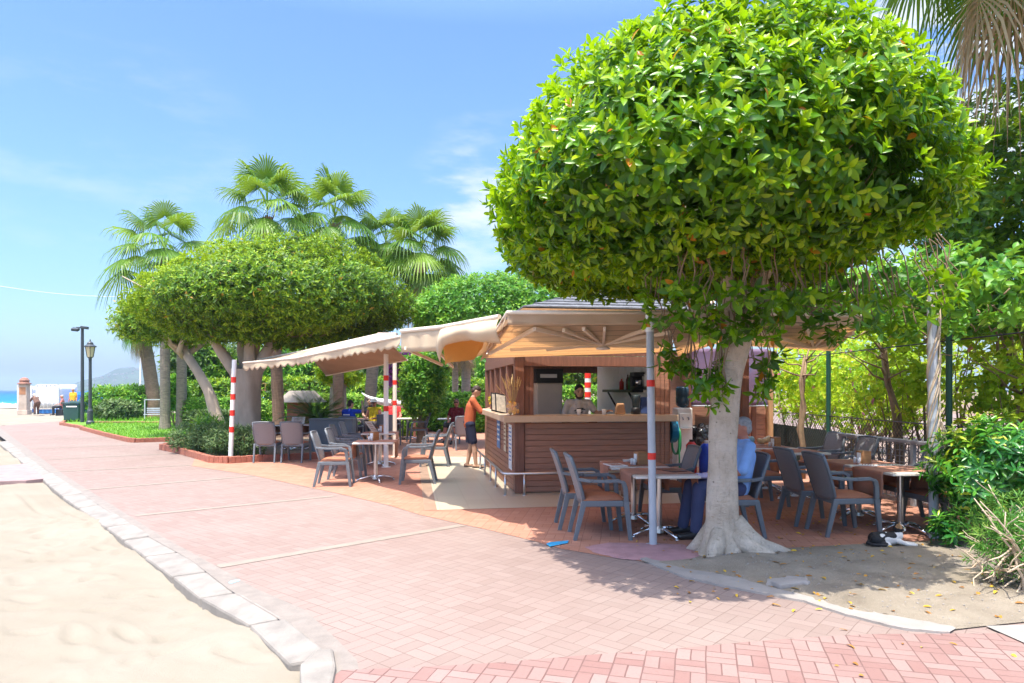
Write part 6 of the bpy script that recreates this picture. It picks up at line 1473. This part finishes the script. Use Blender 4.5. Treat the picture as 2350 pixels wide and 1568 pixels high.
# customer at the side counter
person('person in an orange brown T-shirt and navy shorts leaning at the counter', V((-.88, 14.2, 0)), -82, standing(pelvis=(0, -.01, .94), chest=(0, .03, 1.26), neck=(0, .07, 1.45), head=(0, .14, 1.59), shL=(-.17, .06, 1.39), shR=(.17, .06, 1.39), elL=(-.23, .26, 1.15), elR=(.23, .24, 1.14), wrL=(-.12, .46, 1.24), wrR=(.12, .44, 1.24), palmL=(0, 0, -1), palmR=(0, 0, -1), knL=(-.1, .04, .49), anL=(-.11, -.04, .08), knR=(.09, .08, .49), anR=(.10, .12, .08)), (.36, .085, .03), .85, (.018, .022, .05), .42, (.035, .02, .012), (0, 1, -.75), shoes=None, vox=.011,
       extra=lambda o, J, F: [MB().box((J['an' + k].x, J['an' + k].y + .06, .012), (.10, .27, .022)).build('flip_flop', M['black'], o, bevel=.01) for k in 'LR'])
# old man behind the trunk
def capcloth(o, J, F):
    pass
mo = person('grey haired man in a light blue shirt and dark trousers sitting behind the fig trunk', V((2.47, 7.60, .0)), 92, seated(pelvis=(0, -.03, .57), chest=(0, -.11, .89), neck=(0, -.12, 1.06), head=(.0, -.09, 1.20), shL=(-.18, -.11, 1.00), shR=(.18, -.11, 1.00), elL=(-.26, -.0, .74), wrL=(-.15, .22, .66), elR=(.25, 0, .74), wrR=(.15, .26, .66), knL=(-.16, .44, .55), anL=(-.22, .50, .085), knR=(.08, .46, .55), anR=(.06, .56, .085)), (.24, .41, .74), .95, (.05, .06, .13), .97, (.30, .30, .31), (.1, 1, -.08), vox=.009, skin='skin_red')
b = MB(); b.ell((0, 0, 0), (.09, .07, .03)); b.ell((.05, .02, .01), (.06, .06, .03)); b.ell((-.05, -.02, .005), (.06, .05, .035))
o = blob('folded_cloth', b, [cloth_mat('lilac_cloth', (.55, .46, .60))], None, .009, 2); o.location = (2.10, 7.55, .665); tag(o, 'pale lilac folded cloth on the knee of the old man', 'cloth')
# left hand table guests
def hat(o, J, F):
    hc = J['head']; b = MB(); b.lathe([(.10, 0), (.098, .05), (.075, .085), (.02, .10)], n=16); b.lathe([(.135, -.006), (.135, .0), (.09, .006)], n=16)
    h_ = b.build('hat', M['white'], o, smooth=True); h_.location = hc + V((0, .005, .045)); h_.rotation_euler = (-.15, 0, 0)
def glasses(o, J, F):
    hc = J['head']; b = MB()
    for s in (-1, 1): b.ell(hc + F @ V((.033 * s, .094, .012)), (.027, .008, .018), F, 10, 6); b.bar(hc + F @ V((.058 * s, .088, .016)), hc + F @ V((.080 * s, -.01, .012)), .006)
    b.bar(hc + F @ V((-.03, .098, .016)), hc + F @ V((.03, .098, .016)), .006); b.build('sunglasses', M['black'], o, smooth=True)
def seat_at(px, py): return G(px, py)
person('person in a royal blue shirt seen from behind with one arm raised to the right', G(806, 1028), -18, seated(elR=(.30, .10, 1.02), wrR=(.22, .22, 1.22), head=(0, -.03, 1.22)), (.010, .05, .42), .6, (.03, .03, .05), 1.0, (.03, .02, .015), (.3, 1, -.1), vox=.016,
       extra=lambda o, J, F: MB().box((-.02, -.213, .93), (.20, .008, .028)).build('white_lettering_band', M['paper'], o))
person('dark haired person in a black shirt sitting beyond the yellow top', G(849, 1004), 205, seated(), (.015, .016, .022), .6, (.03, .03, .04), 1.0, (.015, .012, .01), (0, 1, -.1), vox=.016)
person('person in a yellow tank top and white hat sitting at the patio table', G(857, 1014), 172, seated(wrL=(-.10, .34, .74), wrR=(.12, .34, .74)), (.72, .50, .02), 0, (.25, .2, .18), .9, (.4, .28, .15), (0, 1, -.25), skin='skin_red', vox=.016, extra=lambda o, J, F: (hat(o, J, F), glasses(o, J, F)))
person('person in a bright red shirt partly hidden by the white striped pole', G(903, 1008), 190, seated(), (.66, .035, .04), .4, (.04, .04, .05), .9, (.05, .03, .02), (0, 1, -.1), skin='skin_red', vox=.016)
person('person in a dark red T-shirt and glasses sitting left of the standing customer', G(1046, 1017), 168, seated(knL=(-.12, .43, .55), anL=(-.02, .46, .08), knR=(.2, .40, .55), anR=(.24, .42, .08), head=(0, -.06, 1.23)), (.16, .012, .018), .62, (.05, .045, .045), .5, (.12, .09, .07), (-.15, 1, -.05), skin='skin_red', vox=.014, extra=glasses)

# cat
ct = G(2040, 1256); ct.z = dz(ct.x, ct.y) + .0; o = empty('cat', ct, R(-8), 'black and white cat with a tawny patched head lying on the dirt', 'cat')
b = MB(); b.cap((-.13, 0, .065), (.04, .0, .072), .072, .066); b.ell((-.12, -.035, .06), (.075, .05, .062)); b.ell((-.12, .035, .06), (.075, .05, .062)); b.cap((.03, 0, .08), (.085, 0, .105), .065, .052); b.cap((.075, 0, .11), (.09, -.004, .155), .042, .036)
b.ell((.095, -.005, .178), (.052, .050, .047)); b.ell((.133, -.012, .165), (.024, .026, .021))
for s in (-1, 1):
    b.cap((.085, .030 * s - .005, .205), (.082, .042 * s - .005, .25), .022, .004, 8)
    b.cap((.07, .042 * s, .055), (.15, .035 * s, .024), .030, .020, 9); b.cap((.15, .035 * s, .022), (.235, .030 * s, .016), .019, .018, 9); b.ell((.245, .030 * s, .017), (.022, .018, .015))
    b.cap((-.10, .06 * s, .03), (-.02, .072 * s, .02), .026, .017, 9)
b.tube([(-.19, .0, .04), (-.22, -.04, .022), (-.19, -.09, .018), (-.11, -.105, .018), (-.05, -.10, .016)], [.02, .019, .017, .015, .010], 9)
def catcol(c):
    x, y, z = c; w = .012 * math.sin(y * 55 + z * 40) + .010 * math.sin(z * 75 + x * 30)
    if z > .142 + w * .4:
        if math.hypot(x - .145, y + .012) < .034 + w * .5 or (x > .125 and abs(y + .01 - w) < .012): return 0
        return 2 if (y < -.02 + w and z > .195 + w and x < .11) or (x > .10 and y > .02) else 1
    if x > .055 + w: return 0
    if x > -.045 + w * 1.5 + .25 * (z - .07): return 1 if math.hypot(x - .01, z - .135) < .045 + w else 0
    if math.hypot(x + .09, (z - .10) * 1.3) < .022 + w and y < 0: return 0
    return 1
blob('body', b, [mat('white_fur', (.68, .65, .61), .9, .08, 30, .5, 90), mat('black_fur', (.018, .016, .016), .7, .3, 30, .5, 90), mat('tawny_fur', (.36, .20, .09), .9, .2, 30, .5, 90)], o, .0042, 2, catcol)
for s in (-1, 1):
    b = MB(); b.ell((.139, .022 * s - .008, .186), (.006, .006, .007), n=8, m=6); b.build('eye', mat('cat_eye', (.25, .28, .03), .2), o, smooth=True)
b = MB(); b.ell((.156, -.013, .168), (.005, .007, .005), n=8, m=6); b.build('nose', M['lip'], o, smooth=True)

# ------------------------------------------------------------------ far left: lamps, bin, pillar, cabins
iron = mat('dark_grey_iron', (.045, .055, .065), .45, .15)
lp = D(207, 977, 31); lp.z = 0.05; H = D(207, 782, 31).z
o = empty('street_lamp', lp, 0, 'old style lantern lamp post with a cream glass head at the lawn corner', 'street lamp')
b = MB(); b.lathe([(.17, 0), (.17, .12), (.12, .18), (.12, .62), (.085, .70), (.075, .75), (.062, H - .95), (.075, H - .92), (.06, H - .88), (.10, H - .82), (.13, H - .80)], n=16); b.build('post', iron, o, smooth=False)
b = MB(); b.lathe([(.13, H - .80), (.21, H - .34), (.21, H - .33)], n=6); b.build('glass', mat('cream_lamp_glass', (.62, .52, .33), .3, .08), o)
b = MB()
for k in range(6): a = k * math.pi / 3; b.bar((.135 * math.cos(a), .135 * math.sin(a), H - .80), (.218 * math.cos(a), .218 * math.sin(a), H - .33), .022)
b.lathe([(.26, H - .34), (.26, H - .31), (.13, H - .22), (.13, H - .17), (.10, H - .13), (.05, H - .09), (.025, H - .07), (.025, H)], n=12); b.build('cap', iron, o)
sp = D(189, 971, 33); sp.z = 0; H = D(188, 752, 33).z
o = empty('spotlight_pole', sp, 0, 'tall thin black pole with two spotlights on its top', 'street lamp')
b = MB(); b.tube([(0, 0, 0), (0, 0, H)], [.085, .065], 12); b.bar((-.28, 0, H), (.3, 0, H), .07, .05); b.build('pole', iron, o)
for x, s in ((-.2, -1), (.24, 1)):
    b = MB(); b.box((x - .06, -.12, H - .1 if s < 0 else H - .02), (.30, .26, .13), rot=Euler((.35 * (s < 0), .1, .2)).to_matrix()); b.build('spotlight', iron, o, bevel=.02)
bp = D(170, 970, 33.8); bp.z = 0; o = empty('wheelie_bin', bp, R(8), 'dark green wheeled rubbish bin with a pale label strip', 'rubbish bin'); gr = mat('dark_green_plastic', (.03, .085, .075), .5, .1)
b = MB(); b.box((0, 0, .52), (.66, .62, .80), rot=None, taper=1.14); b.build('body', gr, o, bevel=.03)
b = MB(); b.box((0, 0, .97), (.84, .78, .06)); b.cap((-.3, .32, 1.02), (.3, .32, 1.02), .04, .04, 8); b.build('lid', gr, o, bevel=.02)
b = MB(); b.box((.05, -.355, .80), (.48, .012, .06), rot=Matrix.Rotation(-.05, 3, 'X')); b.build('label_strip', M['whitewall'], o)
for x in (-.26, .26):
    b = MB(); b.tube([(x - .03, -.2, .08), (x + .03, -.2, .08)], .08, 12); b.bar((x, -.2, .08), (x, -.18, .16), .05); b.build('wheel', M['black'], o)
    b = MB(); b.tube([(x - .03, .2, .08), (x + .03, .2, .08)], .08, 12); b.bar((x, .2, .08), (x, .18, .16), .05); b.build('wheel', M['black'], o)
pl_ = D(56, 950, 46); pl_.z = -.05; H = D(56, 882, 46).z + .05; o = empty('stone_pillar', pl_, R(10), 'square pale stone pillar with a domed terracotta cap in front of the white cabins', 'pillar')
b = MB(); b.box((0, 0, .15), (.62, .62, .3)); b.box((0, 0, H / 2), (.50, .50, H)); b.build('shaft', mat('weathered_stone', (.50, .40, .32), .9, .3, 2, .4, 14), o, bevel=.02)
b = MB(); b.box((0, -.252, H * .78), (.38, .01, .5)); b.build('rusty_panel', mat('rust', (.42, .20, .10), .9, .3, 3), o)
b = MB(); b.lathe([(.40, H), (.40, H + .06), (.27, H + .12), (.30, H + .26), (.2, H + .40), (.07, H + .46)], n=14); b.build('cap', mat('terracotta', (.30, .15, .11), .85, .2), o, smooth=False)
tile_b = mat('blue_strip', (.03, .16, .42), .6)
def cabin(px0, px1, Yv, ytop, label, n):
    a, c = D(px0, 0, Yv), D(px1, 0, Yv); w = c.x - a.x; H = D(0, ytop, Yv).z; o = empty('beach_cabin', ((a.x + c.x) / 2, Yv, -.1), 0, label, 'beach cabin', 'white cloth beach cabins'); b = MB()
    for x in (-w / 2, w / 2):
        for y in (0, 2.0): b.box((x, y, (H + .1) / 2), (.07, .07, H + .1))
    b.box((0, 0, H + .06), (w, .07, .07)); b.box((0, 2, H + .06), (w, .07, .07)); b.build('frame', M['white'], o)
    b = MB(); b.grid(lambda u, v: ((u - .5) * w, -.02 + .07 * math.sin(u * n * 6.28) * (1 - .3 * v), .42 + v * (H - .4)), n * 8, 4); b.grid(lambda u, v: (w / 2, u * 2, .42 + v * (H - .4)), 6, 4); b.grid(lambda u, v: (-w / 2, u * 2, .42 + v * (H - .4)), 6, 4); b.grid(lambda u, v: ((u - .5) * w, 2.0, .42 + v * (H - .4)), 6, 4); b.build('curtain', M['white'], o, smooth=True, solid=.01)
    b = MB(); b.box((0, .3, .2), (w * .95, .5, .28)); b.build('blue_skirting', tile_b, o)
    return o
cabin(41, 72, 50, 884, 'narrow white cloth cabin left of and behind the stone pillar', 2); cabin(84, 134, 48, 882, 'wider white cloth beach cabin with draped curtains right of the stone pillar', 5)
bt = mat('blue_tarpaulin', (.015, .13, .50), .5, .15, 3, .5, 5)
for i, (px0, px1, Yv, yt, lab) in enumerate([(136, 172, 51, 905, 'low heap of beach gear under blue tarpaulin beside the cabin'), (166, 196, 50, 898, 'blue tarpaulin covered stack behind the green bin'), (190, 222, 49, 893, 'tallest blue tarpaulin stack behind the lantern lamp post')]):
    a, c = D(px0, 0, Yv), D(px1, 0, Yv); w = (c.x - a.x) / 2; H = D(0, yt, Yv).z; b = MB(); b.box((0, 0, H * .42), (w * 2, 1.6, H * .8), taper=.9); b.ell((w * .2, 0, H * .68), (w * .8, .7, H * .32)); b.ell((-w * .4, .1, H * .6), (w * .5, .7, H * .34))
    o = blob('covered_stack', b, [bt], None, .08, 4); o.location = ((a.x + c.x) / 2, Yv, -.05); tag(o, lab, 'tarpaulin', 'blue tarpaulin stacks on the beach')
def beach_umb(px, py, Yv, label):
    p = D(px, py, Yv); o = empty('beach_umbrella', (p.x, Yv, -.4), 0, label, 'beach umbrella', 'white beach umbrellas'); H = p.z + .4; b = MB(); b.lathe([(1.3, H - .35), (1.28, H - .33), (.7, H - .1), (.03, H)], n=16); b.build('canopy', M['white'], o); b = MB(); b.tube([(0, 0, 0), (0, 0, H + .1)], .03, 8); b.build('pole', M['galv'], o)
beach_umb(6, 925, 70, 'white beach umbrella at the left edge of the view by the sea'); beach_umb(36, 927, 67, 'white beach umbrella just left of the stone pillar'); beach_umb(-8, 940, 62, 'lowest white beach umbrella cut by the left edge')
fp = []
for x, lab in ((322, 'thin white flagpole, left one of two behind the shrubs'), (335, 'thin white flagpole, right one of two behind the shrubs')):
    p = D(x, 880, 60); o = empty('flagpole', (p.x, 60, -.1), 0, lab, 'flagpole', 'white flagpoles'); b = MB(); b.tube([(0, 0, 0), (0, 0, 9)], [.07, .05], 10); b.build('mast', M['white'], o); b = MB(); b.ell((0, 0, 9.05), (.09, .09, .09)); b.build('finial', M['white'], o, smooth=True)
a, c = D(-60, 647, 26), D(300, 682, 30); b = MB(); b.tube([a.lerp(c, t) - V((0, 0, .15 * math.sin(math.pi * t))) for t in np.linspace(0, 1, 16)], .007, 5); tag(b.build('cable', M['paper']), 'thin pale cable crossing the sky towards the left palm', 'cable')
p = D(352, 962, 35); o = empty('garden_swing', (p.x, 35, 0), R(6), 'light grey metal swing bench frame behind the lawn', 'swing bench'); w = .42; b = MB()
for s in (-1, 1): b.bar((s * w, 0, 0), (s * w, 0, 1.12), .05); b.bar((s * w, -.3, 0), (s * w, .3, 0), .05)
b.bar((-w, 0, 1.12), (w, 0, 1.12), .05); b.build('frame', M['galv'], o); b = MB()
for k in range(5): b.box((0, -.2 + .09 * k, .36), (w * 1.9, .07, .03))
b.build('seat', M['galv'], o); b = MB()
for k in range(3): b.box((0, .2, .46 + .1 * k), (w * 1.9, .03, .07))
b.build('backrest', M['galv'], o)
# distant people on the left
person('crouching person in brown patterned clothes and a pale headscarf leaning by the stone pillar', D(84, 0, 45.0) * 1 + V((0, 0, -D(84, 0, 45).z)), 60, standing(pelvis=(0, -.1, .80), chest=(0, .12, 1.02), neck=(0, .24, 1.14), head=(0, .33, 1.24), shL=(-.17, .18, 1.10), shR=(.17, .18, 1.10), elL=(-.2, .35, .9), elR=(.2, .4, 1.0), wrL=(-.1, .55, .82), wrR=(.15, .68, .98), hipL=(-.09, -.1, .76), hipR=(.09, -.1, .76), knL=(-.1, .05, .42), knR=(.1, .05, .42)), (.14, .075, .055), 1.3, (.15, .08, .06), .95, (.6, .52, .45), (0, 1, -.4), vox=.022)
q = D(168, 0, 43.5); person('person in a yellow shirt and white cap standing behind the green bin', (q.x, 43.5, 0), 180, standing(), (.70, .36, .02), .6, (.1, .1, .12), .9, (.6, .6, .58), (0, 1, 0), skin='skin_red', vox=.022)
q = D(140, 0, 45); person('person in a pinkish red top sitting low beside the blue tarpaulins', (q.x, 45, -.05), 120, seated(), (.50, .16, .15), .6, (.04, .04, .05), 1, (.5, .4, .35), (0, 1, 0), skin='skin_red', vox=.022)
b = MB(); b.box((0, .05, .22), (.5, .5, .44), taper=.9); o = b.build('stool', M['black'], bevel=.03); o.location = (q.x, 45, -.1); tag(o, 'dark low seat under the person in the pinkish top', 'stool')
# garden hut, boat, railing beyond the patio
p = D(693, 955, 26); o = empty('garden_hut', (p.x, 26, 0), R(5), 'small brick hut with a grey thatched hip roof beyond the planter boxes', 'hut')
zr0, zr1 = D(0, 923, 26).z, D(0, 897, 26).z; b = MB(); e_ = [(-.80, -.7), (.80, -.7), (.80, .7), (-.80, .7)]; t_ = [(-.42, -.25), (.42, -.25), (.42, .25), (-.42, .25)]
b.add([(*q, zr0) for q in e_] + [(*q, zr1) for q in t_], [(0, 1, 5, 4), (1, 2, 6, 5), (2, 3, 7, 6), (3, 0, 4, 7), (4, 5, 6, 7), (3, 2, 1, 0)]); b.build('roof', mat('grey_thatch', (.33, .29, .25), .95, .25, 3, .8, 25), o)
b = MB(); b.box((-.1, 0, zr0 / 2), (.75, .7, zr0 - .02)); b.build('brick_base', M['curbbrick'], o)
p0, p1 = D(831, 901, 23), D(990, 934, 23); o = empty('boat', ((p0.x + p1.x) / 2, 23, 0), 0, 'slender white boat hull with an upturned end behind the hedge', 'boat'); b = MB(); n = 16
vs = []; x0_, x1_ = p0.x - o.location.x, p1.x - o.location.x
for i in range(n + 1):
    t = i / n; x = x0_ + (x1_ - x0_) * t; py = float(np.interp(831 + 159 * t, [831, 845, 870, 900, 940, 975, 990], [901, 910, 918, 922, 925, 924, 921])); z = D(0, py, 23).z; r = .17 * math.sin(math.pi * min(1, t * .97 + .03)) + .015
    for k in range(10): a = 2 * math.pi * k / 10; vs.append((x, math.cos(a) * r * 1.6, z - .02 + math.sin(a) * r * (.5 if math.sin(a) > 0 else 1.0)))
b.add(vs, [(i * 10 + k, i * 10 + (k + 1) % 10, (i + 1) * 10 + (k + 1) % 10, (i + 1) * 10 + k) for i in range(n) for k in range(10)]); b.build('hull', M['white'], o, smooth=True)
b = MB()
for x in (-.6, .6): b.bar((x, 0, 0), (x, 0, 1.0), .08)
b.build('trestle', M['darkwood'], o)
o = empty('wooden_railing', D(640, 0, 38) * 1, 0, 'brown wooden railing far beyond the wide fig trunk', 'railing'); o.location.z = 0; b = MB()
for k in range(12): b.box((-1.65 + .3 * k, 0, 1.6), (.05, .05, .8))
for z in (1.25, 1.6, 1.98): b.box((0, 0, z), (3.6, .07, .07))
for x in (-1.7, 0, 1.7): b.box((x, 0, 1.0), (.12, .12, 2.0))
b.build('rails', M['lightwood'], o)

# ------------------------------------------------------------------ air
HZ = MB(); HZ.box((0, 1980, 33), (8300, 4140, 76)); hm = bpy.data.materials.new('thin_sea_haze'); hm.use_nodes = True; hn = hm.node_tree; hn.nodes.clear()
pv = hn.nodes.new('ShaderNodeVolumePrincipled'); pv.inputs['Color'].default_value = (.60, .76, .95, 1); pv.inputs['Density'].default_value = .00034; pv.inputs['Anisotropy'].default_value = .2
ho = hn.nodes.new('ShaderNodeOutputMaterial'); hn.links.new(pv.outputs[0], ho.inputs['Volume'])
tag(HZ.build('haze', hm), 'thin pale haze over the sea and the headland', None, None, 'stuff')
